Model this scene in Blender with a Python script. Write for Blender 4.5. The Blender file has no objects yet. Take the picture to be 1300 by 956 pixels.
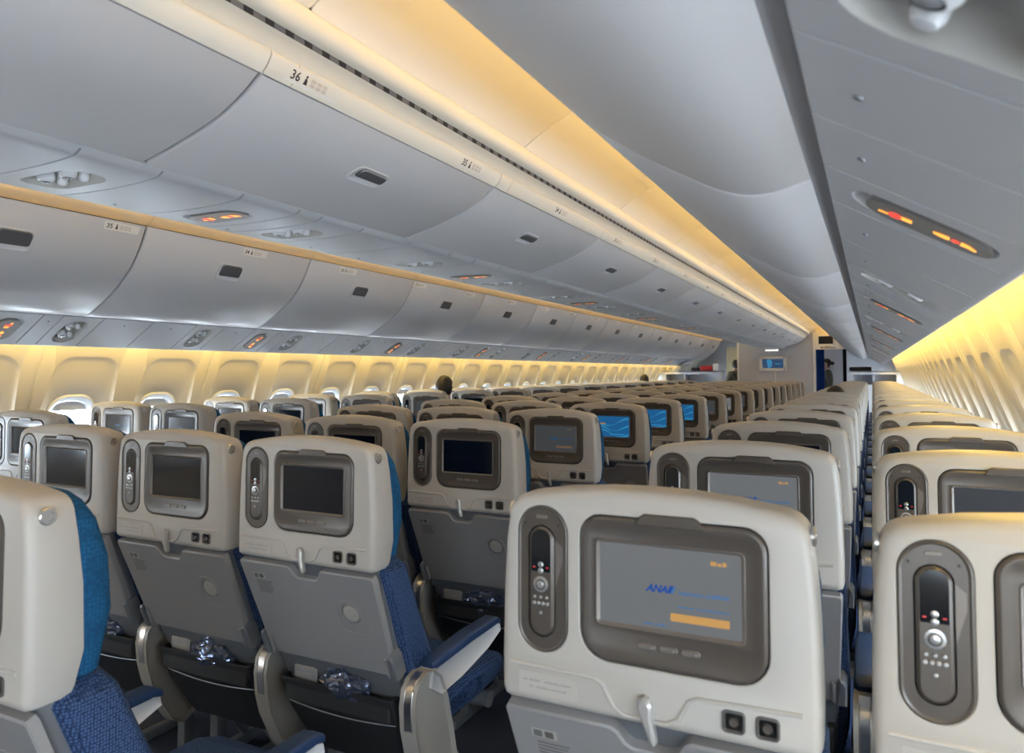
import bpy, bmesh, math, random
from mathutils import Vector, Matrix, noise
from mathutils.geometry import tessellate_polygon
random.seed(7)
S = bpy.context.scene
COL = S.collection

# ------------------------------------------------------------------ camera
# x = across the cabin (0 = centreline), y = towards the nose, z = up, metres
CAM = Vector((1.79, 0.0, 1.37))
F_PX = 930.0
cam = bpy.data.cameras.new('camera'); cam_o = bpy.data.objects.new('camera', cam); COL.objects.link(cam_o)
cam.sensor_width = 36.0; cam.sensor_fit = 'HORIZONTAL'
cam.lens = 36.0 * F_PX / 1300.0
cam.shift_y = -45.0 / 1300.0
cam.clip_start = 0.02; cam.clip_end = 200
YAW = math.atan(457.0 / F_PX * math.cos(math.atan(39.0 / F_PX)))
PITCH = math.atan(39.0 / F_PX)
cam_o.location = CAM
cam_o.rotation_euler = (math.pi / 2 + PITCH, 0, YAW)
cam.dof.use_dof = True; cam.dof.focus_distance = 3.2; cam.dof.aperture_fstop = 7.0
S.camera = cam_o

# ------------------------------------------------------------------ world, lamps, exposure
S.view_settings.view_transform = 'Standard'
S.view_settings.look = 'None'
S.view_settings.gamma = 1.0
S.view_settings.exposure = 0.0
W = bpy.data.worlds.new('sky'); S.world = W; W.use_nodes = True
W.node_tree.nodes['Background'].inputs[0].default_value = (0.80, 0.89, 1.0, 1)
W.node_tree.nodes['Background'].inputs[1].default_value = 42.0

def area(name, loc, rot, sx, sy, power, col, portal=False, spread=math.pi):
    l = bpy.data.lights.new(name, 'AREA'); l.shape = 'RECTANGLE'; l.size = sx; l.size_y = sy
    l.energy = power; l.color = col; l.spread = spread
    if portal: l.cycles.is_portal = True
    o = bpy.data.objects.new(name, l); o.location = loc; o.rotation_euler = rot
    COL.objects.link(o); return o

AMBER = (1.0, 0.63, 0.19)
Y0C, Y1C = -2.2, 16.9            # run of the lit cabin
LEN = Y1C - Y0C; YM = (Y0C + Y1C) / 2
for s in (-1, 1):
    # lamp strips in the coves on top of the side bins, shining up at the aisle ceiling
    area('cove_lamp', (s * 1.235, YM, 2.115), (math.pi, s * math.radians(-30), 0), 0.05, LEN, 88, AMBER)
    # lamp strips behind the lower edge of the service units, washing the side walls
    area('wall_wash_lamp', (s * 2.03, YM, 1.60), (0, s * math.radians(-40), 0), 0.05, LEN, 80, (1.0, 0.68, 0.17))
    # daylight comes in through the windows
    area('window_portal', (s * 2.52, YM, 1.02), (0, s * math.radians(90), 0), 0.45, LEN + 2, 1, (1, 1, 1), portal=True)

# added fill lamp behind the viewer, brightening seat backs and sides; no door there
area('fill_lamp', (2.15, -1.7, 1.25), (Vector((-0.75, 0.65, 0.05))).to_track_quat('-Z', 'Y').to_euler(), 0.9, 1.5, 55, (0.74, 0.87, 1.0))
# ------------------------------------------------------------------ materials
def mat(name, col, rough=0.5, metal=0.0, bump=0.0, bscale=200, var=0.0, emit=None, estr=0, trans=0, coat=0.0, spec=0.5, vscale=6):
    m = bpy.data.materials.new(name); m.use_nodes = True
    nt = m.node_tree; b = nt.nodes['Principled BSDF']
    b.inputs['Base Color'].default_value = (*col, 1); b.inputs['Roughness'].default_value = rough
    b.inputs['Metallic'].default_value = metal
    b.inputs['Specular IOR Level'].default_value = spec
    if coat: b.inputs['Coat Weight'].default_value = coat; b.inputs['Coat Roughness'].default_value = 0.08
    if trans: b.inputs['Transmission Weight'].default_value = trans
    if emit: b.inputs['Emission Color'].default_value = (*emit, 1); b.inputs['Emission Strength'].default_value = estr
    tc = nt.nodes.new('ShaderNodeTexCoord')
    if var:
        n = nt.nodes.new('ShaderNodeTexNoise'); n.inputs['Scale'].default_value = vscale; n.inputs['Detail'].default_value = 3
        r = nt.nodes.new('ShaderNodeMapRange'); r.inputs[3].default_value = 1 - var; r.inputs[4].default_value = 1 + var
        mx = nt.nodes.new('ShaderNodeMix'); mx.data_type = 'RGBA'; mx.blend_type = 'MULTIPLY'; mx.inputs[0].default_value = 1
        mx.inputs[6].default_value = (*col, 1)
        nt.links.new(tc.outputs['Object'], n.inputs['Vector']); nt.links.new(n.outputs['Fac'], r.inputs[0])
        nt.links.new(r.outputs[0], mx.inputs[7]); nt.links.new(mx.outputs[2], b.inputs['Base Color'])
    if bump:
        n = nt.nodes.new('ShaderNodeTexNoise'); n.inputs['Scale'].default_value = bscale; n.inputs['Detail'].default_value = 2
        bp = nt.nodes.new('ShaderNodeBump'); bp.inputs['Strength'].default_value = bump; bp.inputs['Distance'].default_value = 0.001
        nt.links.new(tc.outputs['Object'], n.inputs['Vector']); nt.links.new(n.outputs['Fac'], bp.inputs['Height'])
        nt.links.new(bp.outputs[0], b.inputs['Normal'])
    return m

def fabric(name, dark, light, scale=170):
    m = mat(name, dark, 0.9, spec=0.2); nt = m.node_tree; b = nt.nodes['Principled BSDF']
    tc = nt.nodes.new('ShaderNodeTexCoord')
    v = nt.nodes.new('ShaderNodeTexVoronoi'); v.inputs['Scale'].default_value = scale; v.distance = 'CHEBYCHEV'
    v.inputs['Randomness'].default_value = 0.25
    cr = nt.nodes.new('ShaderNodeValToRGB'); cr.color_ramp.elements[0].color = (*light, 1); cr.color_ramp.elements[1].color = (*dark, 1)
    cr.color_ramp.elements[0].position = 0.2; cr.color_ramp.elements[1].position = 0.5
    bp = nt.nodes.new('ShaderNodeBump'); bp.inputs['Strength'].default_value = 0.5; bp.inputs['Distance'].default_value = 0.002; bp.invert = True
    nt.links.new(tc.outputs['Object'], v.inputs['Vector']); nt.links.new(v.outputs['Distance'], cr.inputs[0])
    nt.links.new(cr.outputs[0], b.inputs['Base Color']); nt.links.new(v.outputs['Distance'], bp.inputs['Height'])
    nt.links.new(bp.outputs[0], b.inputs['Normal'])
    return m

M_BIN = mat('bin_plastic', (0.63, 0.61, 0.615), 0.36, bump=0.04, bscale=500, var=0.015)
M_CREAM = mat('cream_trim', (0.80, 0.75, 0.66), 0.45, bump=0.03, bscale=500)
M_PSU = mat('service_panel_plastic', (0.52, 0.52, 0.54), 0.42, bump=0.06, bscale=700)
M_WALL = mat('sidewall_plastic', (0.62, 0.58, 0.50), 0.55, bump=0.05, bscale=600)
M_CEIL = mat('ceiling_plastic', (0.78, 0.76, 0.735), 0.36, bump=0.03, bscale=400)
M_GAP = mat('dark_gap', (0.015, 0.015, 0.02), 0.8)
M_GRILLE = mat('grille_grey', (0.13, 0.135, 0.16), 0.5)
M_SHELL = mat('seat_shell_plastic', (0.415, 0.392, 0.36), 0.42, bump=0.05, bscale=900, var=0.02)
M_SHELLG = mat('tray_plastic', (0.225, 0.218, 0.222), 0.5, bump=0.08, bscale=900, var=0.02)
M_BEZEL = mat('bezel_plastic', (0.085, 0.072, 0.062), 0.36, metal=0.25, bump=0.03, bscale=900)
M_BEZELL = mat('bezel_inner_rim', (0.17, 0.15, 0.135), 0.4, metal=0.3)
M_BLACK = mat('black_gloss', (0.008, 0.009, 0.012), 0.08)
M_BTN = mat('button_silver', (0.5, 0.5, 0.5), 0.3, metal=0.8)
M_BTND = mat('button_dark', (0.08, 0.075, 0.07), 0.4)
M_RED = mat('red_mark', (0.6, 0.03, 0.03), 0.4)
M_CHROME = mat('brushed_metal', (0.62, 0.60, 0.57), 0.28, metal=1.0)
M_GREYM = mat('grey_bracket', (0.20, 0.21, 0.23), 0.4, metal=0.5)
M_BLUE = fabric('blue_headrest_cloth', (0.006, 0.05, 0.12), (0.010, 0.09, 0.20), 150)
M_NAVY = fabric('navy_seat_cloth', (0.008, 0.018, 0.055), (0.055, 0.10, 0.21), 190)
M_PAD = mat('armrest_vinyl', (0.012, 0.036, 0.10), 0.5, bump=0.1, bscale=500)
M_ARMW = mat('armrest_shell', (0.50, 0.50, 0.51), 0.4)
M_POCKET = mat('pocket_vinyl', (0.012, 0.012, 0.014), 0.6, bump=0.2, bscale=300)
M_FRAMEP = mat('seat_frame_plastic', (0.30, 0.285, 0.26), 0.4, bump=0.05, bscale=600)
M_CARPET = mat('carpet', (0.035, 0.045, 0.075), 0.95, bump=0.8, bscale=500, var=0.25, vscale=120)
M_TEXT = mat('dark_print', (0.03, 0.02, 0.02), 0.6)
M_TEXTG = mat('grey_print', (0.30, 0.28, 0.26), 0.6)
M_TEXTR = mat('brown_print', (0.42, 0.30, 0.24), 0.6)
M_TRAYTXT = mat('tray_print', (0.12, 0.115, 0.115), 0.6)
M_TRAYDISC = mat('tray_disc', (0.34, 0.325, 0.30), 0.45)
M_LABEL = mat('placard', (0.80, 0.77, 0.72), 0.4)
M_SIGNH = mat('sign_housing', (0.25, 0.235, 0.22), 0.4)
M_SIGNL = mat('sign_lit_amber', (0.8, 0.3, 0.05), 0.5, emit=(1.0, 0.40, 0.06), estr=1.5)
M_SIGNR = mat('sign_lit_red', (0.8, 0.05, 0.03), 0.5, emit=(1.0, 0.07, 0.04), estr=1.2)
M_SCUP = mat('light_cup', (0.70, 0.70, 0.72), 0.3)
M_CUPD = mat('recess_plastic', (0.42, 0.40, 0.37), 0.5)  # mid-grey plastic of the reading lamp recesses
M_LATCHM = mat('latch_silver', (0.38, 0.37, 0.36), 0.3, metal=0.3)
M_LENS = mat('clear_lens', (0.55, 0.57, 0.6), 0.1, metal=0.6)
M_LATCH = mat('latch_grey', (0.15, 0.15, 0.16), 0.35, metal=0.4)
M_SCR_OFF = mat('screen_off', (0.004, 0.006, 0.014), 0.10, spec=0.32)
M_SCR_GREY = mat('screen_grey', (0.02, 0.02, 0.02), 0.15, emit=(0.34, 0.36, 0.38), estr=0.40)
M_SCR_GREYD = mat('screen_dim', (0.01, 0.01, 0.012), 0.15, emit=(0.075, 0.08, 0.085), estr=0.6)
M_SCR_BLUE = mat('screen_blue', (0.01, 0.02, 0.05), 0.15, emit=(0.012, 0.105, 0.27), estr=0.9)
M_SCR_WAVE = mat('screen_wave', (0.01, 0.05, 0.1), 0.15, emit=(0.03, 0.22, 0.42), estr=0.9)
M_SCR_LOGO = mat('screen_logo_blue', (0.01, 0.03, 0.2), 0.2, emit=(0.004, 0.045, 0.12), estr=0.9)
M_SCR_LOGO2 = mat('screen_logo_cyan', (0.01, 0.1, 0.3), 0.2, emit=(0.02, 0.08, 0.16), estr=0.9)
M_SCR_LD = mat('screen_logo_dim', (0.01, 0.03, 0.08), 0.2, emit=(0.012, 0.06, 0.14), estr=0.9)
M_SCR_OD = mat('screen_orange_dim', (0.05, 0.03, 0.02), 0.2, emit=(0.12, 0.075, 0.05), estr=0.9)
M_SCR_ORG = mat('screen_orange', (0.3, 0.15, 0.02), 0.2, emit=(0.32, 0.19, 0.10), estr=0.8)
M_COVE = mat('cove_lens', (0.80, 0.74, 0.62), 0.45)
_nt = M_COVE.node_tree; _o = [n for n in _nt.nodes if n.type == 'OUTPUT_MATERIAL'][0]
_t = _nt.nodes.new('ShaderNodeBsdfTranslucent'); _t.inputs[0].default_value = (0.95, 0.86, 0.68, 1)
_x = _nt.nodes.new('ShaderNodeMixShader'); _x.inputs[0].default_value = 0.45
_nt.links.new(_nt.nodes['Principled BSDF'].outputs[0], _x.inputs[1]); _nt.links.new(_t.outputs[0], _x.inputs[2]); _nt.links.new(_x.outputs[0], _o.inputs[0])
M_GLASS = mat('window_pane', (0.9, 0.95, 1.0), 0.05)
_nt = M_GLASS.node_tree; _o = [n for n in _nt.nodes if n.type == 'OUTPUT_MATERIAL'][0]
_t = _nt.nodes.new('ShaderNodeBsdfTransparent'); _t.inputs[0].default_value = (0.93, 0.96, 0.97, 1)
_g = _nt.nodes.new('ShaderNodeBsdfGlossy'); _g.inputs['Roughness'].default_value = 0.05
_x = _nt.nodes.new('ShaderNodeMixShader'); _x.inputs[0].default_value = 0.06
_nt.links.new(_t.outputs[0], _x.inputs[1]); _nt.links.new(_g.outputs[0], _x.inputs[2]); _nt.links.new(_x.outputs[0], _o.inputs[0])
M_SHADE = mat('window_shade', (0.62, 0.64, 0.66), 0.5)
M_WBEZ = mat('window_bezel', (0.80, 0.80, 0.80), 0.35)
M_BULK = mat('bulkhead_laminate', (0.50, 0.50, 0.53), 0.5, bump=0.05, bscale=300)
M_CURT = fabric('curtain_cloth', (0.01, 0.045, 0.22), (0.015, 0.07, 0.30), 60)
M_CURTD = mat('dark_curtain_cloth', (0.01, 0.014, 0.03), 0.9, bump=0.3)
M_SKIN = mat('skin', (0.55, 0.34, 0.25), 0.5)
M_HAIR = mat('hair', (0.012, 0.009, 0.008), 0.5, bump=0.5, bscale=120)
M_UNI = mat('uniform_grey_green', (0.10, 0.105, 0.09), 0.8)
M_UNID = mat('dark_strap', (0.015, 0.015, 0.02), 0.8)
M_SHIRT = mat('dark_shirt', (0.04, 0.045, 0.06), 0.85)
M_BAGR = mat('red_bag', (0.55, 0.03, 0.03), 0.6)
M_BAGW = mat('white_tag', (0.8, 0.8, 0.8), 0.6)
M_FOIL = mat('clear_wrap', (0.09, 0.11, 0.17), 0.12, metal=0.55, bump=1.0, bscale=60)
M_CARD = mat('safety_card', (0.26, 0.26, 0.27), 0.5)
M_GALLEY = mat('galley_laminate', (0.62, 0.66, 0.74), 0.45)
M_DARKIN = mat('dark_interior', (0.035, 0.035, 0.042), 0.7)
M_GOLD = mat('galley_panel_warm', (0.60, 0.50, 0.30), 0.5)

# ------------------------------------------------------------------ mesh helpers
def text_data(s, size, shear=0.0, bold=0.0, align='LEFT'):
    c = bpy.data.curves.new('t', 'FONT'); c.body = s; c.size = size; c.shear = shear; c.offset = bold; c.align_x = align
    c.resolution_u = 2
    o = bpy.data.objects.new('t', c); COL.objects.link(o)
    dg = bpy.context.evaluated_depsgraph_get(); e = o.evaluated_get(dg); me = e.to_mesh()
    vs = [(v.co.x, v.co.y) for v in me.vertices]; fs = [tuple(p.vertices) for p in me.polygons]
    e.to_mesh_clear(); bpy.data.objects.remove(o); bpy.data.curves.remove(c)
    return vs, fs
_tcache = {}
def tdata(*a):
    if a not in _tcache: _tcache[a] = text_data(*a)
    return _tcache[a]

def rrect(x0, x1, z0, z1, r, k=6):
    """rounded rectangle, counter-clockwise; r number or 4 radii (x1z1, x0z1, x0z0, x1z0)"""
    if not isinstance(r, (tuple, list)): r = (r,) * 4
    out = []
    for (cx, cz, a0, rr) in ((x1 - r[0], z1 - r[0], 0, r[0]), (x0 + r[1], z1 - r[1], 90, r[1]), (x0 + r[2], z0 + r[2], 180, r[2]), (x1 - r[3], z0 + r[3], 270, r[3])):
        for i in range(k + 1):
            a = math.radians(a0 + 90 * i / k); out.append((cx + rr * math.cos(a), cz + rr * math.sin(a)))
    return out
def circ(cx, cz, r, n=20, sx=1, sz=1):
    return [(cx + r * sx * math.cos(2 * math.pi * i / n), cz + r * sz * math.sin(2 * math.pi * i / n)) for i in range(n)]
def inset(poly, d):
    n = len(poly); out = []
    for i in range(n):
        p = Vector(poly[i]); j = 1
        while (Vector(poly[(i + j) % n]) - p).length < 1e-6: j += 1
        q = Vector(poly[(i + j) % n]); j = 1
        while (Vector(poly[(i - j) % n]) - p).length < 1e-6: j += 1
        o = Vector(poly[(i - j) % n])
        a = (p - o).normalized(); b = (q - p).normalized()
        na = Vector((-a.y, a.x)); nb = Vector((-b.y, b.x)); m = (na + nb)
        if m.length < 1e-6: m = na
        m.normalize(); k = max(0.5, m.dot(na))
        out.append(tuple(p + m * (d / k)))
    return out
def catmull(pts, n=6):
    out = []
    P = [Vector(p) for p in pts]
    for i in range(len(P) - 1):
        p0 = P[i - 1] if i else P[0] * 2 - P[1]; p1 = P[i]; p2 = P[i + 1]; p3 = P[i + 2] if i + 2 < len(P) else P[-1] * 2 - P[-2]
        for j in range(n):
            t = j / n
            out.append(tuple(0.5 * ((2 * p1) + (p2 - p0) * t + (2 * p0 - 5 * p1 + 4 * p2 - p3) * t * t + (3 * p1 - p0 - 3 * p2 + p3) * t ** 3)))
    out.append(tuple(P[-1])); return out

class MB:
    def __init__(s): s.v = []; s.f = []; s.m = []
    def add(s, vs, fs, mi=0):
        b = len(s.v); s.v += [tuple(v) for v in vs]
        for f in fs: s.f.append(tuple(b + i for i in f)); s.m.append(mi)
        return s
    def loft(s, rings, cap0=True, cap1=True, closed=True, mi=0):
        n = len(rings[0]); vs = [p for r in rings for p in r]; fs = []
        for i in range(len(rings) - 1):
            for j in range(n if closed else n - 1):
                k = (j + 1) % n; fs.append((i * n + j, i * n + k, (i + 1) * n + k, (i + 1) * n + j))
        if cap0: fs.append(tuple(range(n))[::-1])
        if cap1: fs.append(tuple((len(rings) - 1) * n + i for i in range(n)))
        return s.add(vs, fs, mi)
    def box(s, x0, x1, y0, y1, z0, z1, bev=0.0, mi=0, seg=2, M=None):
        bm = bmesh.new(); bmesh.ops.create_cube(bm, size=1)
        for v in bm.verts:
            v.co = Vector(((x0 + x1) / 2 + v.co.x * (x1 - x0), (y0 + y1) / 2 + v.co.y * (y1 - y0), (z0 + z1) / 2 + v.co.z * (z1 - z0)))
        if bev: bmesh.ops.bevel(bm, geom=bm.edges[:], offset=bev, segments=seg, profile=0.5, affect='EDGES')
        if M is not None: bmesh.ops.transform(bm, matrix=M, verts=bm.verts)
        s.add([v.co[:] for v in bm.verts], [[v.index for v in f.verts] for f in bm.faces] if not bm.verts.index_update() else [], mi)
        bm.free(); return s
    def tube(s, pts, r, n=10, mi=0, caps=True, rs=None):
        P = [Vector(p) for p in pts]; rings = []
        up = Vector((0, 0, 1))
        for i, p in enumerate(P):
            d = (P[min(i + 1, len(P) - 1)] - P[max(i - 1, 0)]).normalized()
            a = up if abs(d.z) < 0.9 else Vector((1, 0, 0)); u = d.cross(a).normalized(); w = u.cross(d)
            rr = rs[i] if rs else r
            rings.append([p + u * rr * math.cos(2 * math.pi * k / n) + w * rr * math.sin(2 * math.pi * k / n) for k in range(n)])
        return s.loft(rings, caps, caps, True, mi)
    def ball(s, c, rx, ry, rz, n=14, mi=0, z0=-90, z1=90):
        rings = []
        for i in range(n + 1):
            a = math.radians(z0 + (z1 - z0) * i / n); k = max(1e-4, math.cos(a))
            rings.append([(c[0] + rx * k * math.cos(2 * math.pi * j / n), c[1] + ry * k * math.sin(2 * math.pi * j / n), c[2] + rz * math.sin(a)) for j in range(n)])
        return s.loft(rings, True, True, True, mi)
    def plate(s, outer, holes, M, d0, d1, mi=0, back=False, lip=0.0, wall_mi=None):
        """flat plate with holes. M(u, v, d) -> 3D.  front at depth d0, side walls to d1"""
        polys = [[Vector((p[0], p[1], 0)) for p in outer]] + [[Vector((p[0], p[1], 0)) for p in h] for h in holes]
        flat = [p for q in polys for p in q]
        tri = tessellate_polygon(polys)
        s.add([M(p.x, p.y, d0) for p in flat], [t for t in tri if len(set(t)) == 3], mi)
        if back: s.add([M(p.x, p.y, d1) for p in flat], [t for t in tri], mi)
        for q in polys:
            s.loft([[M(p.x, p.y, d0) for p in q], [M(p.x, p.y, d1) for p in q]], False, False, True, mi if wall_mi is None else wall_mi)
        return s
    def slab(s, outer, M, d0, d1, r=0.002, mi=0):
        """rounded-edge slab: front (d0) inset by r"""
        s.loft([[M(x, y, d1) for x, y in outer], [M(x, y, d0 + (r if d1 > d0 else -r)) for x, y in outer],
                [M(x, y, d0) for x, y in inset(outer, r)]], True, True, True, mi)
        return s
    def text(s, string, size, M, x, y, d, shear=0.0, bold=0.0, align='LEFT', mi=0):
        vs, fs = tdata(string, size, shear, bold, align)
        return s.add([M(x + a, y + b, d) for a, b in vs], fs, mi)
    def strokes(s, M, x0, x1, y, h, d, mi=0, gap=0.25, seed=1):
        """a line of print too small to read: uneven little blocks"""
        rnd = random.Random(seed); x = x0
        while x < x1:
            w = h * rnd.choice((0.6, 0.9, 0.9, 1.4)); hh = h * rnd.choice((0.7, 1.0, 0.85))
            if rnd.random() > 0.12: s.add([M(x, y, d), M(min(x + w, x1), y, d), M(min(x + w, x1), y + hh, d), M(x, y + hh, d)], [(0, 1, 2, 3)], mi)
            x += w + h * gap
        return s
    def mesh(s, name, mats, origin=(0, 0, 0), sharp=38):
        me = bpy.data.meshes.new(name); ox, oy, oz = origin
        me.from_pydata([(a - ox, b - oy, c - oz) for a, b, c in s.v], [], s.f)
        if not isinstance(mats, (list, tuple)): mats = [mats]
        for m in mats: me.materials.append(m)
        me.polygons.foreach_set('material_index', s.m)
        bm = bmesh.new(); bm.from_mesh(me); bmesh.ops.remove_doubles(bm, verts=bm.verts, dist=1e-5)
        bmesh.ops.recalc_face_normals(bm, faces=bm.faces); bm.to_mesh(me); bm.free()
        me.polygons.foreach_set('use_smooth', [True] * len(me.polygons))
        me.set_sharp_from_angle(angle=math.radians(sharp)); me.update()
        return me
    def build(s, name, mats, parent=None, origin=(0, 0, 0), sharp=38):
        o = bpy.data.objects.new(name, s.mesh(name, mats, origin, sharp)); COL.objects.link(o)
        if parent: o.parent = parent
        else: o.location = origin
        return o

def tag(o, label, cat, group=None):
    o['label'] = label; o['category'] = cat
    if group: o['group'] = group
    return o
def thing(name, loc, label=None, cat=None, group=None, rz=0):
    o = bpy.data.objects.new(name, None); o.empty_display_size = 0.05; COL.objects.link(o); o.location = loc; o.rotation_euler = (0, 0, rz)
    if label: tag(o, label, cat, group)
    return o
def struct(o): o['kind'] = 'structure'; return o
def copy_tree(o, parent=None, skip=()):
    c = o.copy(); COL.objects.link(c); c.parent = parent
    for ch in KIDS.get(o.name, []): copy_tree(ch, c)
    return c
KIDS = {}
def scan_kids():
    KIDS.clear()
    for o in COL.objects:
        if o.parent: KIDS.setdefault(o.parent.name, []).append(o)

ORD = ['first', 'second', 'third', 'fourth', 'fifth', 'sixth', 'seventh', 'eighth', 'ninth', 'tenth', 'eleventh', 'twelfth', 'thirteenth',
       'fourteenth', 'fifteenth', 'sixteenth', 'seventeenth', 'eighteenth', 'nineteenth', 'twentieth']
SIDE = {-1: 'across both aisles', 1: 'on the viewer side'}

# ================================================================== STRUCTURE
mb = MB(); mb.box(-2.6, 2.6, -3.0, 19.9, -0.06, 0.0)
struct(mb.build('floor', M_CARPET))
# ---- side walls with window openings
PITCH_P = 1.13; WY0 = 2.43 - PITCH_P * 4; NPAN = 19
def wx(z): return 2.38 - 0.375 * (z - 1.07)
def arch(cy):   # reveal outline, starts at upper +y corner
    k = 8; out = []
    hb, ht, zb, zt, r = 0.250, 0.195, 0.76, 1.457, 0.105
    for (cx, cz, a0, rr) in ((ht - r, zt - r, 0, r), (-ht + r, zt - r, 90, r), (-hb + 0.05, zb + 0.05, 180, 0.05), (hb - 0.05, zb + 0.05, 270, 0.05)):
        for i in range(k + 1):
            a = math.radians(a0 + 90 * i / k); out.append((cy + cx + rr * math.cos(a), cz + rr * math.sin(a)))
    return out
def oval(cy, hw, hh, r, cz=1.03):
    return [(cy + a, cz + b) for a, b in rrect(-hw, hw, -hh, hh, r, 8)]
def lerp2(A, B, t): return [(a[0] * (1 - t) + b[0] * t, a[1] * (1 - t) + b[1] * t) for a, b in zip(A, B)]
win_n = 0
for s in (-1, 1):
    mb = MB()
    M = lambda u, v, d, s=s: (s * (wx(v) + d), u, v)
    for p in range(NPAN):
        ya = WY0 + PITCH_P * p
        mid = ya + PITCH_P / 2
        for half in (0, 1):
            c = ya + PITCH_P * (0.25 + 0.5 * half)
            y0 = ya + 0.012 if half == 0 else mid; y1 = mid if half == 0 else ya + PITCH_P - 0.012
            A = arch(c); B = oval(c, 0.150, 0.205, 0.115)
            mb.plate([(y0, 0.70), (y1, 0.70), (y1, 1.85), (y0, 1.85)], [A[::-1]], M, 0, 0)
            rings = []
            for t, d in ((0, 0), (0.015, 0.002), (0.07, 0.014), (0.13, 0.021), (0.3, 0.026), (0.55, 0.033), (0.8, 0.043), (0.93, 0.053), (1.0, 0.062)):
                rings.append([M(u, v, d) for u, v in lerp2(A, B, t)])
            mb.loft(rings, False, False)
        # groove between two panels
        for (a, b, d0, d1) in ((ya - 0.012, ya - 0.007, 0, 0.008), (ya - 0.007, ya + 0.007, 0.008, 0.008), (ya + 0.007, ya + 0.012, 0.008, 0)):
            mb.add([M(a, 0.70, d0), M(b, 0.70, d1), M(b, 1.85, d1), M(a, 1.85, d0)], [(0, 1, 2, 3)])
        # dado panel under the windows
        mb.add([(s * wx(0.70), ya, 0.70), (s * wx(0.70), ya + PITCH_P, 0.70), (s * 2.36, ya + PITCH_P, 0.0), (s * 2.36, ya, 0.0)], [(0, 1, 2, 3)])
    ye = WY0 + PITCH_P * NPAN
    mb.add([M(ye - 0.012, 0.7, 0), M(19.9, 0.7, 0), M(19.9, 1.85, 0), M(ye - 0.012, 1.85, 0)], [(0, 1, 2, 3)])
    mb.add([M(-3, 0.7, 0), M(WY0 - 0.01, 0.7, 0), M(WY0 - 0.01, 1.85, 0), M(-3, 1.85, 0)], [(0, 1, 2, 3)])
    mb.add([(s * wx(0.70), -3, 0.70), (s * wx(0.70), WY0, 0.70), (s * 2.36, WY0, 0.0), (s * 2.36, -3, 0.0)], [(0, 1, 2, 3)])
    mb.add([(s * wx(0.70), ye, 0.70), (s * wx(0.70), 19.9, 0.70), (s * 2.36, 19.9, 0.0), (s * 2.36, ye, 0.0)], [(0, 1, 2, 3)])
    struct(mb.build('wall_left' if s < 0 else 'wall_right', M_WALL))
    # windows: ring, pane, part-lowered shade
    proto = None
    for p in range(NPAN):
        for half in (0, 1):
            c = WY0 + PITCH_P * (p + 0.25 + 0.5 * half); win_n += 1
            org = (s * (wx(1.0) + 0.05), c, 1.0)
            if proto is None:
                r = MB(); O = [oval(c, 0.150 + 0.004, 0.209, 0.118), oval(c, 0.150, 0.205, 0.115), oval(c, 0.140, 0.195, 0.108), oval(c, 0.130, 0.185, 0.10), oval(c, 0.118, 0.173, 0.09), oval(c, 0.112, 0.167, 0.086)]
                D = [0.066, 0.054, 0.050, 0.056, 0.066, 0.095]
                r.loft([[M(u, v, d) for u, v in o] for o, d in zip(O, D)], False, False)
                e = r.build('window_%d' % win_n, M_WBEZ, None, org)
                g = MB(); g.loft([[M(u, v, 0.088) for u, v in oval(c, 0.113, 0.168, 0.086)], [M(u, v, 0.090) for u, v in oval(c, 0.113, 0.168, 0.086)]])
                g.build('glass', M_GLASS, e, org)
                h = MB(); q = [(u, v) for u, v in oval(c, 0.113, 0.168, 0.086) if v > 1.135]; q = sorted(q, key=lambda t: -t[0])
                h.loft([[M(u, v, 0.076) for u, v in q], [M(u, v, 0.082) for u, v in q]])
                h.build('window_shade', M_SHADE, e, org)
                scan_kids(); proto = e
            else:
                e = copy_tree(proto); e.name = 'window_%d' % win_n; e.location = org
            struct(e)

# ---- ceiling: crown over everything and the lit panels above the two aisles
CEIL = catmull([(0.662, 2.188), (0.72, 2.226), (0.793, 2.265), (0.87, 2.300), (0.947, 2.328), (1.05, 2.352), (1.15, 2.358), (1.28, 2.335), (1.42, 2.27)], 3)
mb = MB()
crown = [(2.09, 1.85), (2.02, 2.05), (1.85, 2.25), (1.5, 2.42), (1.0, 2.52), (0, 2.56), (-1.0, 2.52), (-1.5, 2.42), (-1.85, 2.25), (-2.02, 2.05), (-2.09, 1.85)]
mb.loft([[(x, -3, z) for x, z in crown], [(x, 19.9, z) for x, z in crown], [(x * 1.03, 19.9, z + 0.05) for x, z in crown], [(x * 1.03, -3, z + 0.05) for x, z in crown]], False, False, False)
CP = 1.14
for s in (-1, 1):
    for k in range(-4, 16):
        a = 2.40 + CP * k; b = a + CP
        if a > 17.5: continue
        prof = [(a + 0.003, 0.010), (a + 0.004, 0.003), (a + 0.012, 0), (b - 0.012, 0), (b - 0.004, 0.003), (b - 0.003, 0.010)]
        mb.loft([[(s * x, y, z + d) for x, z in CEIL] for y, d in prof], False, False, False)
    mb.loft([[(s * x, y, z + 0.010) for x, z in CEIL] for y in (-3, 18.5)], False, False, False)
struct(mb.build('ceiling', M_CEIL, sharp=50))
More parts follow.
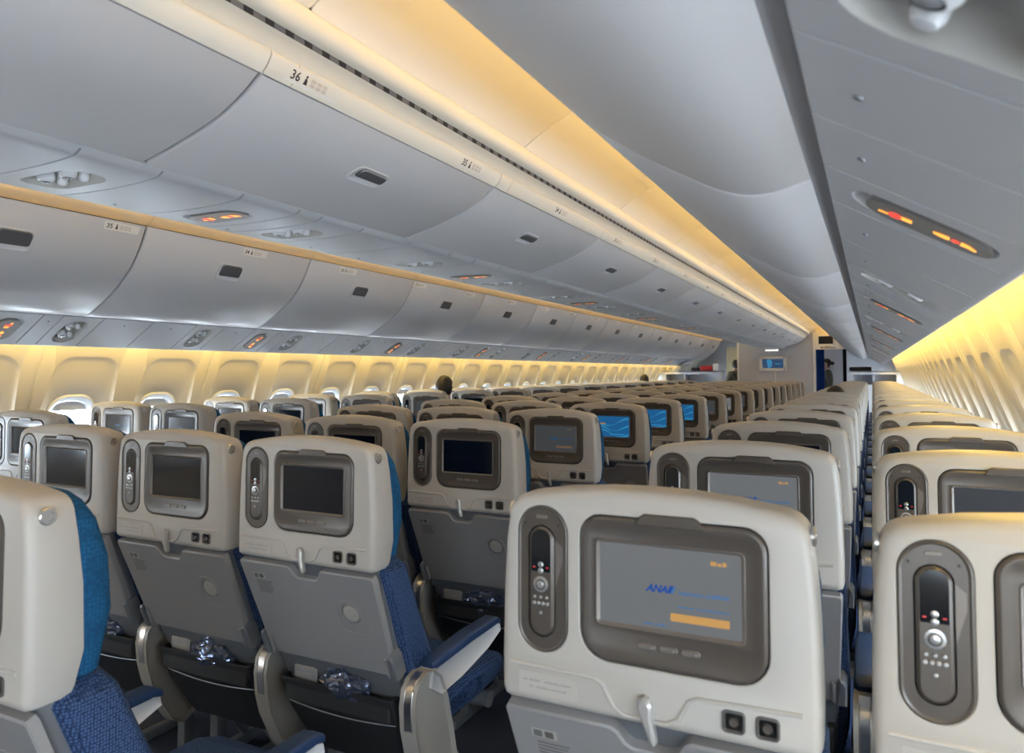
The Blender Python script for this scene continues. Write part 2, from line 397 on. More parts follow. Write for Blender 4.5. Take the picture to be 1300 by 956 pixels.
# small hatch in the aisle ceiling
def ceil_at(t):
    i = min(len(CEIL) - 2, int(t)); f = t - i
    return (CEIL[i][0] * (1 - f) + CEIL[i + 1][0] * f, CEIL[i][1] * (1 - f) + CEIL[i + 1][1] * f)
def MC(u, v, d):       # u along y, v = parameter along CEIL
    x, z = ceil_at(v); return (x, u, z - d)
for yy in (3.42, 6.84):
    mb = MB(); mb.slab(rrect(yy - 0.10, yy + 0.10, 7.2, 14.2, (0.035,) * 4, 5), lambda u, v, d: MC(u, v, d), 0.006, 0.0, 0.003)
    o = mb.build('ceiling_hatch', M_CEIL, None, (0, 0, 0)); struct(o); o.name = 'trim_hatch'

# ---- end walls
mb = MB(); mb.box(-2.5, 2.5, -3.05, -3.0, 0, 2.6); struct(mb.build('wall_aft', M_WALL))
mb = MB(); mb.box(-2.5, 2.5, 19.85, 19.9, 0, 2.6); struct(mb.build('wall_front', M_BULK))

# ---- rails with the air grille beside the centre bins
RAIL = [(0.628, 2.072), (0.606, 2.082), (0.602, 2.092), (0.612, 2.101), (0.640, 2.110), (0.653, 2.114), (0.640, 2.116), (0.640, 2.133), (0.656, 2.135),
        (0.670, 2.142), (0.680, 2.158), (0.681, 2.178), (0.676, 2.187), (0.668, 2.190), (0.655, 2.184), (0.64, 2.21), (0.56, 2.21), (0.56, 2.06)]
RAIL = [(x, z - 0.008) for x, z in RAIL]
for s in (-1, 1):
    mb = MB(); mb.loft([[(s * x, y, z) for x, z in RAIL] for y in (-3, 15.95)])
    o = struct(mb.build('trim_%s' % ('left' if s < 0 else 'right'), M_CREAM, sharp=60))
    mb = MB(); mb.box(min(s * 0.639, s * 0.646), max(s * 0.639, s * 0.646), -3, 15.9, 2.1085, 2.1245)
    y = 0.6; 
    if s > 0:
        while y < 15.9:
            mb.box(0.640, 0.6465, y, y + 0.026, 2.1085, 2.1245, mi=1); y += 0.06
    o = mb.build('air_grille', [M_GRILLE, M_GAP], o)

# ================================================================== OVERHEAD BINS
BP = 1.10; BY0 = 0.07
NB = 15
bin_ys = [BY0 + BP * i for i in range(NB)]     # 0.07 ... 15.47
# profile coordinates (distance from centreline, height)
SD = catmull([(1.714, 1.655), (1.65, 1.640), (1.59, 1.650), (1.515, 1.690), (1.44, 1.735), (1.365, 1.790), (1.295, 1.860), (1.243, 1.940), (1.212, 2.005), (1.198, 2.040)], 5)
CD = catmull([(0.236, 1.868), (0.345, 1.896), (0.471, 1.936), (0.555, 1.980), (0.606, 2.018)], 6)
def prof_map(prof, s, out=1.0):
    # u = y, v = arc length from the first point, d = depth behind the surface (negative = proud)
    L = [0]
    for a, b in zip(prof, prof[1:]): L.append(L[-1] + math.dist(a, b))
    nrm = []
    for i in range(len(prof)):
        a = prof[max(0, i - 1)]; b = prof[min(len(prof) - 1, i + 1)]; t = Vector((b[0] - a[0], b[1] - a[1])).normalized()
        nrm.append(Vector((t.y, -t.x)) * out)
    def M(u, v, d):
        v = min(max(v, 0), L[-1] - 1e-6); i = 0
        while L[i + 1] < v: i += 1
        f = (v - L[i]) / (L[i + 1] - L[i])
        p = Vector(prof[i]).lerp(Vector(prof[i + 1]), f) ; n = nrm[i].lerp(nrm[i + 1], f).normalized()
        q = p - n * d
        return (s * q.x, u, q.y)
    return M, L[-1]
def door(mbx, M, L, y0, y1, v0, v1, th=0.014, nv=40, edge=0.006):
    rings = []
    for y, d in ((y0, th), (y0, edge), (y0 + 0.002, 0.002), (y0 + edge, 0), (y1 - edge, 0), (y1 - 0.002, 0.002), (y1, edge), (y1, th)):
        rings.append([M(y, v0 + (v1 - v0) * i / nv, d) for i in range(nv + 1)])
    mbx.loft(rings, False, False, False)
    for vv in (v0, v1):
        mbx.add([M(y0, vv, 0.002), M(y1, vv, 0.002), M(y1, vv, th), M(y0, vv, th)], [(0, 1, 2, 3)])
def placard(mbx, M, y, v, num, flip):
    # number, seated-person pictogram, small notices.  text reads along +y when flip=1
    def T(a, b, d): return M(y + flip * a, v + b, d)
    mbx.slab([(a, b) for a, b in rrect(-0.035, 0.135, -0.001, 0.036, 0.004, 2)], T, -0.0016, 0.001, 0.0005, 0)
    mbx.text(num, 0.030, T, -0.024, 0.008, -0.0022, 0.0, 0.0004, 'LEFT', 1)
    mbx.add([T(a, b, -0.0022) for a, b in circ(0.0245, 0.0265, 0.0032, 10)], [tuple(range(10))], 1)
    mbx.add([T(a, b, -0.0022) for a, b in ((0.018, 0.008), (0.031, 0.008), (0.029, 0.016), (0.027, 0.0225), (0.021, 0.0225), (0.0205, 0.014))], [tuple(range(6))], 1)
    for r in range(2):
        for (a0, a1) in ((0.040, 0.056), (0.060, 0.076), (0.080, 0.094)):
            b0 = 0.0195 - r * 0.0105
            P = rrect(a0, a1, b0, b0 + 0.0075, 0.002, 2); Q = inset(P, 0.0009)
            mbx.loft([[T(a, b, -0.0022) for a, b in P], [T(a, b, -0.0022) for a, b in Q]], False, False, True, 2)
            mbx.add([T(a, b, -0.0022) for a, b in rrect(a0 + 0.003, a1 - 0.003, b0 + 0.0028, b0 + 0.0046, 0.0005, 1)], [tuple(range(8))], 2)
def handle(parent, M, yc, vc, org, w=0.148, h=0.086):
    def T(a, b, d): return M(yc + a, vc + b, d)
    r = MB(); O = rrect(-w / 2 - 0.006, w / 2 + 0.006, -h / 2 - 0.006, h / 2 + 0.006, 0.022, 5)
    rings = [[T(a, b, 0.002) for a, b in O], [T(a, b, -0.0025) for a, b in inset(O, 0.0015)], [T(a, b, -0.003) for a, b in inset(O, 0.004)], [T(a, b, -0.0008) for a, b in inset(O, 0.0075)]]
    r.loft(rings, False, False); r.add(rings[-1], [tuple(range(len(O)))], 0)
    l = r.build('latch', M_BIN, parent, org)
    g = MB(); P = rrect(-w / 2 + 0.012, w / 2 - 0.001, -h / 2 + 0.020, h / 2 - 0.002, (0.020, 0.020, 0.012, 0.012), 5)
    g.slab(P, T, -0.006, -0.0005, 0.003, 0)
    g.build('latch_paddle', M_LATCH, l, org)

def make_side_bin(s):
    y0, y1 = BY0, BY0 + BP; org = (s * 1.65, (y0 + y1) / 2, 1.64)
    M, L = prof_map(SD, s, -1.0)
    t = thing('overhead_bin', org)
    b = MB(); ring = [M(0, L * i / 24, 0.016) for i in range(25)]; ring = [(p[0], p[2]) for p in ring]
    ring += [(s * 1.25, 2.062), (s * 1.95, 2.07), (s * 2.0, 1.80), (s * 1.71, 1.72)]
    b.loft([[(x, y, z) for x, z in ring] for y in (y0 + 0.001, y1 - 0.001)])
    b.build('bin_body', M_GAP if False else M_DARKIN, t, org)
    d = MB(); door(d, M, L, y0 + 0.005, y1 - 0.005, 0.0, L - 0.002); do = d.build('door', M_BIN, t, org)
    handle(do, M, (y0 + y1) / 2, L * 0.77, org)
    # cream moulding that carries the cove lamps
    c = MB(); C = catmull([(1.214, 2.046), (1.188, 2.052), (1.162, 2.070), (1.142, 2.098), (1.134, 2.122)], 4)
    m_ = [(s * x, z) for x, z in C]; n_ = [(s * (x + 0.0025), z + 0.0015) for x, z in C[::-1]]
    c.loft([[(x, y, z) for x, z in m_ + n_] for y in (y0 + 0.002, y0 + 0.006, y1 - 0.006, y1 - 0.002)])
    c.build('cove_moulding', M_COVE, t, org)
    return t
def make_centre_bin():
    y0, y1 = BY0, BY0 + BP; org = (0, (y0 + y1) / 2, 1.862)
    t = thing('overhead_bin', org)
    b = MB(); ring = [(0.205, 1.906), (0.345, 1.916), (0.465, 1.953), (0.545, 1.995), (0.60, 2.04), (0.60, 2.20), (-0.60, 2.20), (-0.60, 2.04), (-0.545, 1.995), (-0.465, 1.953), (-0.345, 1.916), (-0.205, 1.906)]
    b.loft([[(x, y, z) for x, z in ring] for y in (y0 + 0.001, y1 - 0.001)]); b.build('bin_body', M_DARKIN, t, org)
    for s in (1, -1):
        M, L = prof_map(CD, s, 1.0)
        d = MB(); door(d, M, L, y0 + 0.005, y1 - 0.005, 0.0, L); do = d.build('door', M_BIN, t, org)
        handle(do, M, (y0 + y1) / 2, L * 0.62, org, 0.135, 0.060)
        # cream label strip above the door
        C = catmull([(0.609, 2.0205), (0.622, 2.034), (0.632, 2.050), (0.636, 2.062), (0.630, 2.070), (0.610, 2.074)], 3)
        c = MB(); c.loft([[(s * x, y, z) for x, z in C] + [(s * 0.59, y, 2.07), (s * 0.59, y, 2.03)] for y in (y0 + 0.002, y0 + 0.006, y0 + 0.085)])
        c.loft([[(s * x, y, z) for x, z in C] + [(s * 0.59, y, 2.07), (s * 0.59, y, 2.03)] for y in (y0 + 0.088, y0 + 0.092, y1 - 0.006, y1 - 0.002)])
        c.build('label_strip', M_CREAM, t, org)
    return t
pa, pb, pc = make_side_bin(-1), make_side_bin(1), make_centre_bin()
scan_kids()
STRIPM, _ = prof_map([(0.609, 2.0215), (0.6225, 2.036), (0.632, 2.053), (0.636, 2.062)], 1, 1.0)
SIDEM, SIDEL = prof_map(SD, -1, -1.0)
def bin_of(lst, y):
    for yy, o in lst:
        if yy <= y < yy + BP: return yy, o
    return None
sets = {}
for key, proto, s in (('L', pa, -1), ('R', pb, 1), ('C', pc, 0)):
    lst = []
    ks = range(0, 15) if key != 'C' else range(-1, 14)
    if key == 'R': ks = range(-1, 16)
    if key == 'L': ks = range(0, 15)
    for i in ks:
        o = proto if i == 0 else copy_tree(proto)
        o.location.y = BY0 + BP * (i + 0.5)
        n = ORD[i + (1 if key != 'L' else 0)]
        if key == 'L': tag(o, 'closed grey bin above the far windows, %s along from the viewer' % n, 'overhead bin', 'bins above the far windows')
        elif key == 'R': tag(o, 'closed grey bin above the viewer side window seats, %s along' % n, 'overhead bin', 'bins above the viewer side window seats')
        else: tag(o, 'closed pale grey bin hanging above the centre seats, %s along from the viewer' % n, 'overhead bin', 'bins above the centre seats')
        if key == 'C' and i == -1: o.location.z -= 0.008; o.location.x += 0.004     # sits a little proud of its neighbour
        lst.append((BY0 + BP * i, o))
    sets[key] = lst
# row placards: 36 is the closest row
for i in range(18):
    num = str(36 - i); y = 1.262 + 0.77 * i
    q = bin_of(sets['C'], y)
    if q: y = min(max(y, q[0] + 0.045), q[0] + BP - 0.15)
    if q:
        m = MB(); placard(m, STRIPM, y, 0.010, num, 1); org = (0, q[0] + BP / 2, 1.862)
        m.build('row_placard', [M_LABEL, M_TEXT, M_TEXTR], q[1], org)
    y = 2.10 + 0.79 * (i - 1); q = bin_of(sets['L'], y)
    if q: y = min(max(y, q[0] + 0.045), q[0] + BP - 0.15)
    if q and i > 0:
        m = MB(); placard(m, SIDEM, y, SIDEL - 0.047, num, 1); org = (-1.65, q[0] + BP / 2, 1.64)
        m.build('row_placard', [M_LABEL, M_TEXT, M_TEXTR], q[1], org)

# ================================================================== SERVICE UNITS (signs, lamps, nozzles)
def icon_belt(mbx, M, cx, cy, k=1.0):
    def T(a, b): return M(cx + a * k, cy + b * k * 1.9, -0.004)
    for P, mi in (([(-0.036, -0.004), (-0.020, -0.007), (-0.008, -0.008), (-0.006, 0.006), (-0.020, 0.008), (-0.034, 0.004)], 0),
                  ([(0.012, -0.009), (0.026, -0.006), (0.040, 0.004), (0.038, 0.010), (0.024, 0.007), (0.012, 0.009)], 0),
                  (circ(0.003, 0, 0.007, 10), 1)):
        mbx.add([T(a, b) for a, b in P], [tuple(range(len(P)))], mi)
def icon_smoke(mbx, M, cx, cy, k=1.0):
    def T(a, b): return M(cx + a * k, cy + b * k * 1.9, -0.004)
    for P, mi in (([(-0.030, 0.002), (-0.012, 0.001), (-0.012, 0.008), (-0.030, 0.009)], 0),
                  ([(0.010, -0.008), (0.030, -0.009), (0.030, 0.005), (0.012, 0.006)], 0)):
        mbx.add([T(a, b) for a, b in P], [tuple(range(len(P)))], mi)
    O = circ(0, 0, 0.012, 16); I = circ(0, 0, 0.0085, 16)
    mbx.loft([[T(a, b) for a, b in O], [T(a, b) for a, b in I]], False, False, True, 1)
    mbx.add([T(a, b) for a, b in ((-0.009, 0.006), (-0.006, 0.009), (0.009, -0.006), (0.006, -0.009))], [(0, 1, 2, 3)], 1)

def pout(y0, y1, v0, v1, g):
    vs = [v0 + (v1 - v0) * f for f in (0, 0.012, 0.025, 0.04, 0.058, 0.10, 0.2, 0.35, 0.5, 0.65, 0.8, 0.9, 0.942, 0.96, 0.975, 0.988, 1)]
    return [(y0 + g, v) for v in vs][::-1] + [(y1 - g, v) for v in vs]
def psu_panel(M, y0, y1, v0, v1, holes, t, org, bend=None, groove=0.003):
    m = MB(); m.plate(pout(y0, y1, v0, v1, groove), holes, M, 0, 0.012)
    return m.build('panel', M_PSU, t, org)
def make_sign(M, yc, vm, org, y0, y1, v0, v1, wv, wy):
    """wv: half length across the cabin, wy: half width along it"""
    t = thing('lighted_sign', org)
    H = [(yc + b, vm + a) for a, b in rrect(-wv, wv, -wy, wy, wy * 0.85, 6)]
    psu_panel(M, y0, y1, v0, v1, [H], t, org)
    c = MB(); rings = [[M(a, b, 0.0) for a, b in H], [M(yc + (a - yc) * 0.93, vm + (b - vm) * 0.96, 0.008) for a, b in H], [M(yc + (a - yc) * 0.8, vm + (b - vm) * 0.9, 0.014) for a, b in H]]
    c.loft(rings, False, True); c.build('recess', M_SCUP, t, org)
    h = MB(); P = [(yc + b, vm + a) for a, b in rrect(-wv * 0.74, wv * 0.90, -wy * 0.80, wy * 0.80, wy * 0.6, 5)]
    h.slab(P, M, -0.003, 0.014, 0.004); hs = h.build('sign_housing', M_SIGNH, t, org)
    def MI(a, b, d): return M(yc + b, vm + a, d)
    i1 = MB(); icon_smoke(i1, MI, -wv * 0.36, 0, wv / 0.10 * 0.78); i1.build('no_smoking_symbol', [M_SIGNL, M_SIGNR], hs, org)
    i2 = MB(); icon_belt(i2, MI, wv * 0.44, 0, wv / 0.10 * 0.78); i2.build('seat_belt_symbol', [M_SIGNL, M_SIGNR], hs, org)
    return t
def make_reader(M, yc, vm, org, y0, y1, v0, v1, wv, wy):
    t = thing('reading_light_unit', org)
    H = [(yc + b, vm + a) for a, b in rrect(-wv, wv, -wy, wy, wy * 0.9, 6)]
    psu_panel(M, y0, y1, v0, v1, [H], t, org)
    c = MB(); f = lambda k, d: [M(yc + (a - yc) * k, vm + (b - vm) * (k + (1 - k) * 0.4), d) for a, b in H]
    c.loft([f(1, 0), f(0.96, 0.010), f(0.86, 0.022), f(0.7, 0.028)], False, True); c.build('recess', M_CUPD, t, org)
    n = 3 if wv > 0.13 else 2
    for k in range(n):
        v = vm + (k - (n - 1) / 2) * wv * 1.5 / n
        l = MB(); prof = [(0.019, 0.022), (0.021, 0.012), (0.020, 0.004), (0.017, -0.001), (0.013, -0.003)]
        l.loft([[M(yc - wy * 0.28 + r * math.cos(a * math.pi / 8), v + r * math.sin(a * math.pi / 8), d) for a in range(16)] for r, d in prof], True, False)
        lo = l.build('reading_light', M_SCUP, t, org)
        q = MB(); q.loft([[M(yc - wy * 0.28 + r * math.cos(a * math.pi / 8), v + r * math.sin(a * math.pi / 8), d) for a in range(16)] for r, d in ((0.014, 0.0), (0.009, -0.003), (0.003, -0.0045))], True, True)
        q.build('lens', M_LENS, lo, org)
        z = MB(); z.loft([[M(yc + wy * 0.42 + r * math.cos(a * math.pi / 7), v + r * math.sin(a * math.pi / 7), d) for a in range(14)] for r, d in ((0.011, 0.022), (0.012, 0.006), (0.009, 0.0), (0.005, -0.001))], True, True)
        z.build('call_button', M_SCUP, t, org)
    return t
def make_blank(M, org, y0, y1, v0, v1):
    t = thing('service_panel', org)
    m = MB(); m.plate(pout(y0, y1, v0, v1, 0.003), [], M, 0, 0.012); m.build('panel', M_PSU, t, org)
    m = MB(); m.loft([[M((y0 + y1) / 2 + r * math.cos(a * math.pi / 6), v0 + (v1 - v0) * 0.2 + r * math.sin(a * math.pi / 6), d) for a in range(12)] for r, d in ((0.006, 0.004), (0.0045, -0.002))], True, True)
    m.build('fastener', M_GREYM, t, org); return t
WORDP = {-1: ('over the far window seats', ''), 1: ('over the viewer side seats', ''), 0: ('over the centre seats', '')}
for s in (-1, 1, 0):
    if s == 0:
        PR = [(-0.232, 1.862), (-0.215, 1.853), (-0.17, 1.847), (0, 1.845), (0.17, 1.847), (0.215, 1.853), (0.232, 1.862)]
        def zc(v):
            v = abs(v)
            if v < 0.165: return 1.843 + 0.005 * (v / 0.165) ** 2
            if v < 0.20: return 1.848 + (v - 0.165) / 0.035 * 0.004
            return 1.852 + ((v - 0.20) / 0.026) ** 1.6 * 0.013
        Mx = lambda u, v, d: (v, u, zc(v) + d)
        v0, v1, vm, wv = -0.226, 0.226, 0.0, 0.115; per = 1.58; sy0 = 1.613; ry0 = 1.123
        # rims each side of the panels
        edges = [[(0.226, 1.865), (0.231, 1.869), (0.230, 1.876), (0.222, 1.876)]]
        edges.append([(-x, z) for x, z in edges[0]])
    else:
        a = Vector((1.735, 1.642)); b = Vector((1.976, 1.500)); t_ = (b - a).normalized(); nn = Vector((t_.y, -t_.x))   # nn points down-in
        Lp = (b - a).length
        nn = Vector((-abs(nn.x), -abs(nn.y)))
        Mx = lambda u, v, d, s=s, a=a, t_=t_, nn=nn: (s * (a.x + t_.x * v - nn.x * d), u, a.y + t_.y * v - nn.y * d)
        v0, v1, vm, wv = 0.004, Lp - 0.012, Lp * 0.5, 0.100; per = 1.56
        sy0 = 2.04 if s < 0 else 1.15; ry0 = 2.34 if s < 0 else 0.50
        P = lambda v, d: tuple(a + t_ * v - nn * d)
        edges = [[P(Lp - 0.012, 0.0), P(Lp - 0.003, 0.001), P(Lp + 0.002, 0.007), P(Lp - 0.001, 0.014), P(Lp - 0.012, 0.014)]]
        edges = [[(s * x, z) for x, z in e] for e in edges]
    ref = 1 if s == 0 else s
    zo = 1.85 if s == 0 else 1.575; xo = 0 if s == 0 else s * 1.855
    for e in edges:
        m = MB(); m.loft([[(x, y, z) for x, z in e] for y in (-2.6, 15.95 if s == 0 else 16.95)]); o = struct(m.build('trim_valance', M_PSU))
    if s:
        m = MB(); e = [(1.709, 1.664), (1.735, 1.656), (1.750, 1.690), (1.99, 1.552), (2.0, 1.55), (2.0, 1.80), (1.715, 1.80)]
        m.loft([[(s * x, y, z) for x, z in e] for y in (-2.6, 16.9)]); struct(m.build('trim_backing', M_PSU))
    # lay the units along the cabin
    segs = []     # (y0, y1, kind)
    ymin = 0.2 if s >= 0 else 1.4; ymax = 15.8
    cuts = []
    k = -2
    while True:
        c = sy0 + per * k; k += 1
        if c > ymax: break
        if c > ymin: cuts.append((c - 0.125, c + 0.10, 'sign'))
    k = -2; rp = 0.787 if s else 0.797
    while True:
        c = ry0 + rp * k; k += 1
        if c > ymax: break
        if c > ymin - 0.05:
            if any(abs(c - (x0 + x1) / 2) < 0.2 for x0, x1, _ in cuts): continue
            cuts.append((c - 0.105, c + 0.105, 'reader'))
    cuts.sort(); y = ymin - 0.3
    full = []
    for c0, c1, kd in cuts:
        c0 = max(c0, y)
        if c0 - y > 0.06:
            n_ = 2 if c0 - y > 0.35 else 1
            for j in range(n_): full.append((y + (c0 - y) * j / n_, y + (c0 - y) * (j + 1) / n_, 'blank'))
        else: c0 = y
        full.append((c0, c1, kd)); y = c1
    full.append((y, y + 0.3, 'blank'))
    cnt = {'sign': 0, 'reader': 0, 'blank': 0}; protos = {}
    for c0, c1, kd in full:
        yc = (c0 + c1) / 2; org = (xo, yc, zo)
        i = cnt[kd]; cnt[kd] += 1
        key = (kd, round(c1 - c0, 3))
        if key in protos: o = copy_tree(protos[key]); o.location = org
        else:
            if kd == 'sign': o = make_sign(Mx, yc, vm, org, c0, c1, v0, v1, wv, 0.058)
            elif kd == 'reader': o = make_reader(Mx, yc, vm, org, c0, c1, v0, v1, wv, 0.058)
            else: o = make_blank(Mx, org, c0, c1, v0, v1)
            scan_kids(); protos[key] = o
        w = WORDP[s]
        if kd == 'sign': tag(o, 'lit amber seat-belt sign %s, %s from the viewer' % (w[0], ORD[min(i, 19)]), 'sign', 'lit signs %s' % w[0])
        elif kd == 'reader': tag(o, 'oval reading lamp recess %s, %s from the viewer' % (w[0], 'number %d,' % (i + 1) if i > 19 else ORD[i]), 'reading light', 'reading lamp recesses %s' % w[0])
        else:
            nm = ORD[i] if i < 20 else ORD[i - 20].replace('first', 'twenty-first') if i == 20 else 'twenty-' + ORD[i - 20] if i < 30 else 'thirty-' + ORD[i - 30] if i > 30 else 'thirtieth'
            if i == 29: nm = 'thirtieth'
            elif i == 30: nm = 'thirty-first'
            elif i > 30: nm = 'thirty-' + ORD[i - 30]
            elif i > 19: nm = 'twenty-' + ORD[i - 20]
            tag(o, 'plain grey filler panel %s, %s from the viewer' % (w[0], nm), 'service panel', 'plain panels %s' % w[0])

# ================================================================== SEATS
def shell_outline():
    P = [(-0.222, 0.90), (-0.2225, 0.95), (-0.2205, 1.05), (-0.2165, 1.12), (-0.212, 1.155)]
    # upper corners
    for i in range(1, 7):
        a = math.radians(180 - 90 * i / 7); P.append((-0.212 + 0.036 + 0.036 * math.cos(a), 1.155 + 0.034 * math.sin(a)))
    top = [(-0.172, 1.1905), (-0.12, 1.1985), (-0.06, 1.2035), (0, 1.205), (0.06, 1.2035), (0.12, 1.1985), (0.172, 1.1905)]
    left = P[:]; out = left + top + [(-x, z) for x, z in left[::-1]]
    out += [(0.218, 0.889), (0.208, 0.885), (-0.208, 0.885), (-0.218, 0.889)]
    return out[::-1]      # make it counter-clockwise
OUTL = shell_outline()
def area2(p): return sum(p[i][0] * p[(i + 1) % len(p)][1] - p[(i + 1) % len(p)][0] * p[i][1] for i in range(len(p)))
if area2(OUTL) < 0: OUTL = OUTL[::-1]
M0 = lambda x, z, d: (x, d, z)
def ydep(z):      # how deep the headrest shell is at height z
    if z > 1.17: return 0.92
    if z > 1.0: return 0.92 + (1.17 - z) / 0.17 * 0.20
    return 1.12 - max(0, (0.96 - z)) / 0.075 * 0.25
RC = (-0.154,)                                   # remote dock centre x
DOCK = rrect(-0.193, -0.115, 0.962, 1.173, 0.039, 8)
BEZ = rrect(-0.094, 0.160, 0.966, 1.166, (0.030, 0.030, 0.040, 0.040), 6)
TILT = math.atan2(0.115, 0.278)
TL = 0.300
def MT(x, v, d):   # tray plane: v measured up from its lower edge
    h = 0.600 + v * math.cos(TILT); y = 0.117 - v * math.sin(TILT)
    return (x, y + d * math.cos(TILT), h + d * math.sin(TILT))

def seat_meshes():
    out = []
    # ---- shell
    m = MB()
    st = [(0.086, 0.014), (0.080, 0.004), (0.060, 0.0), (0.016, 0.0), (0.008, 0.0018), (0.003, 0.006), (0.0, 0.013)]
    rings = []
    for y, d in st:
        ins = inset(OUTL, d) if d else OUTL
        rings.append([(x, y * (ydep(z) if y > 0.02 else 1), z) for x, z in ins])
    m.loft(rings, True, False)
    face = inset(OUTL, 0.013)
    D1 = inset(DOCK, -0.002); B1 = inset(BEZ, -0.0035)
    m.plate(face, [D1[::-1], B1[::-1]], M0, 0.0, 0.0)
    for h, mi in ((D1, 0), (B1, 0)):
        m.loft([[M0(x, z, 0) for x, z in h], [M0(x, z, 0.0015) for x, z in inset(h, 0.0015)], [M0(x, z, 0.013) for x, z in inset(h, 0.0018)]], False, True, True, mi)
    m.m[-1] = 1; 
    # raised line above the latch well
    line = [(-0.206, 0.941), (-0.075, 0.939), (-0.062, 0.933), (-0.046, 0.905), (-0.03, 0.896), (0.028, 0.896), (0.044, 0.905), (0.058, 0.931), (0.070, 0.937), (0.200, 0.941)]
    m.tube([(x, 0.0, z) for x, z in line], 0.0034, 8)
    m.plate(rrect(-0.192, -0.100, 0.9, 0.930, 0.002, 2), [], M0, -0.0009, 0.001, 2)
    m.strokes(M0, -0.184, -0.110, 0.918, 0.0032, -0.0013, 3, seed=3)
    m.strokes(M0, -0.174, -0.116, 0.909, 0.0032, -0.0013, 3, seed=5)
    out.append(('headrest_shell', m, [M_SHELL, M_GAP, M_SHELL, M_TEXTG], None))
    # ---- monitor bezel
    m = MB(); SC = rrect(-0.0665, 0.1275, 1.0195, 1.1295, 0.003, 2)
    SO = inset(SC, -0.0055)
    O = BEZ
    m.loft([[M0(x, z, 0.012) for x, z in O], [M0(x, z, 0.001) for x, z in O], [M0(x, z, -0.0015) for x, z in inset(O, 0.003)], [M0(x, z, -0.002) for x, z in inset(O, 0.006)],
            [M0(x, z, 0.0015) for x, z in inset(O, 0.014)]], False, False)
    m.plate(inset(O, 0.014), [SO[::-1]], M0, 0.0015, 0.0015)
    m.loft([[M0(x, z, 0.0015) for x, z in SO], [M0(x, z, -0.0005) for x, z in inset(SO, 0.0015)], [M0(x, z, 0.004) for x, z in inset(SO, 0.0055)], [M0(x, z, 0.008) for x, z in inset(SO, 0.0056)]], False, False, True, 1)
    m.slab(rrect(-0.032, 0.072, 0.9715, 0.978, 0.002, 2), M0, 0.0003, 0.004, 0.0008, 2)
    out.append(('monitor_bezel', m, [M_BEZEL, M_BEZELL, M_GAP], None))
    for k in range(3):
        m = MB(); x0 = -0.012 + k * 0.030; m.slab(rrect(x0, x0 + 0.026, 0.990, 0.9985, 0.004, 4), M0, -0.0012, 0.004, 0.0016)
        m.add([M0(x, z, -0.0016) for x, z in circ(x0 + 0.021, 0.9942, 0.0012, 8)], [tuple(range(8))], 1)
        out.append(('control_button', m, [M_BEZELL, M_BTN], 'monitor_bezel'))
    m = MB(); m.slab([(x, z) for x, z in ((-0.014, 1.158), (0.084, 1.158), (0.074, 1.171), (0.068, 1.1745), (0.000, 1.1745), (-0.006, 1.171))], M0, -0.0050, 0.006, 0.002)
    out.append(('release_tab', m, [M_BEZEL], 'monitor_bezel'))
    # ---- handset dock, handset
    m = MB(); HS = rrect(-0.1745, -0.1355, 0.985, 1.143, 0.0195, 8); HO = inset(HS, -0.0022)
    m.loft([[M0(x, z, 0.012) for x, z in DOCK], [M0(x, z, 0.0) for x, z in DOCK], [M0(x, z, -0.001) for x, z in inset(DOCK, 0.002)], [M0(x, z, 0.0005) for x, z in inset(DOCK, 0.005)]], False, False)
    m.plate(inset(DOCK, 0.005), [HO[::-1]], M0, 0.0005, 0.009)
    m.plate(HO, [], M0, 0.009, 0.009, 1)
    m.slab(rrect(-0.164, -0.146, 1.1545, 1.160, 0.002, 2), M0, -0.0006, 0.002, 0.0008, 2)
    for x in (-0.181, -0.129): m.add([M0(a, b, 0.0002) for a, b in circ(x, 1.146, 0.0018, 8)], [tuple(range(8))], 1)
    m.add([M0(a, b, 0.0001) for a, b in ((-0.1335, 1.125), (-0.122, 1.115), (-0.122, 1.095), (-0.1335, 1.055))], [(0, 1, 2, 3)], 2)
    out.append(('handset_dock', m, [M_BEZEL, M_GAP, M_BEZELL], None))
    m = MB(); m.slab(HS, M0, -0.003, 0.008, 0.004, 0)
    top = [(x, z) for x, z in inset(HS, 0.0045)]; top = [(x, max(z, 1.083)) for x, z in top]
    q = [];
    for p in top:
        if not q or math.dist(p, q[-1]) > 1e-5: q.append(p)
    m.plate(rrect(-0.170, -0.140, 1.078, 1.139, (0.014, 0.014, 0.001, 0.001), 6), [], M0, -0.0034, -0.002, 1)
    cx = -0.155
    def dot(x, z, r, mi, d=-0.0045): m.loft([[M0(a, b, -0.002) for a, b in circ(x, z, r, 12)], [M0(a, b, d) for a, b in circ(x, z, r, 12)], [M0(a, b, d - 0.0006) for a, b in circ(x, z, r * 0.7, 12)]], False, True, True, mi)
    dot(cx, 1.0885, 0.0042, 2); dot(cx, 1.0795, 0.0042, 2); dot(cx, 1.060, 0.0115, 2, -0.0042); dot(cx, 1.060, 0.0082, 3, -0.0055); dot(cx, 1.060, 0.0055, 2, -0.0062)
    for x in (-0.0095, 0, 0.0095): dot(cx + x, 1.0415, 0.0022, 2)
    for x in (-0.0105, -0.0035, 0.0035, 0.0105): dot(cx + x, 1.0325, 0.0026, 2)
    dot(cx, 1.019, 0.0024, 2)
    for x in (-0.0105, 0.0105): m.plate(rrect(cx + x - 0.002, cx + x + 0.002, 1.0835, 1.0855, 0.0005, 1), [], M0, -0.0042, -0.003, 4)
    out.append(('handset', m, [M_BEZEL, M_BLACK, M_BTN, M_BTND, M_RED], 'handset_dock'))
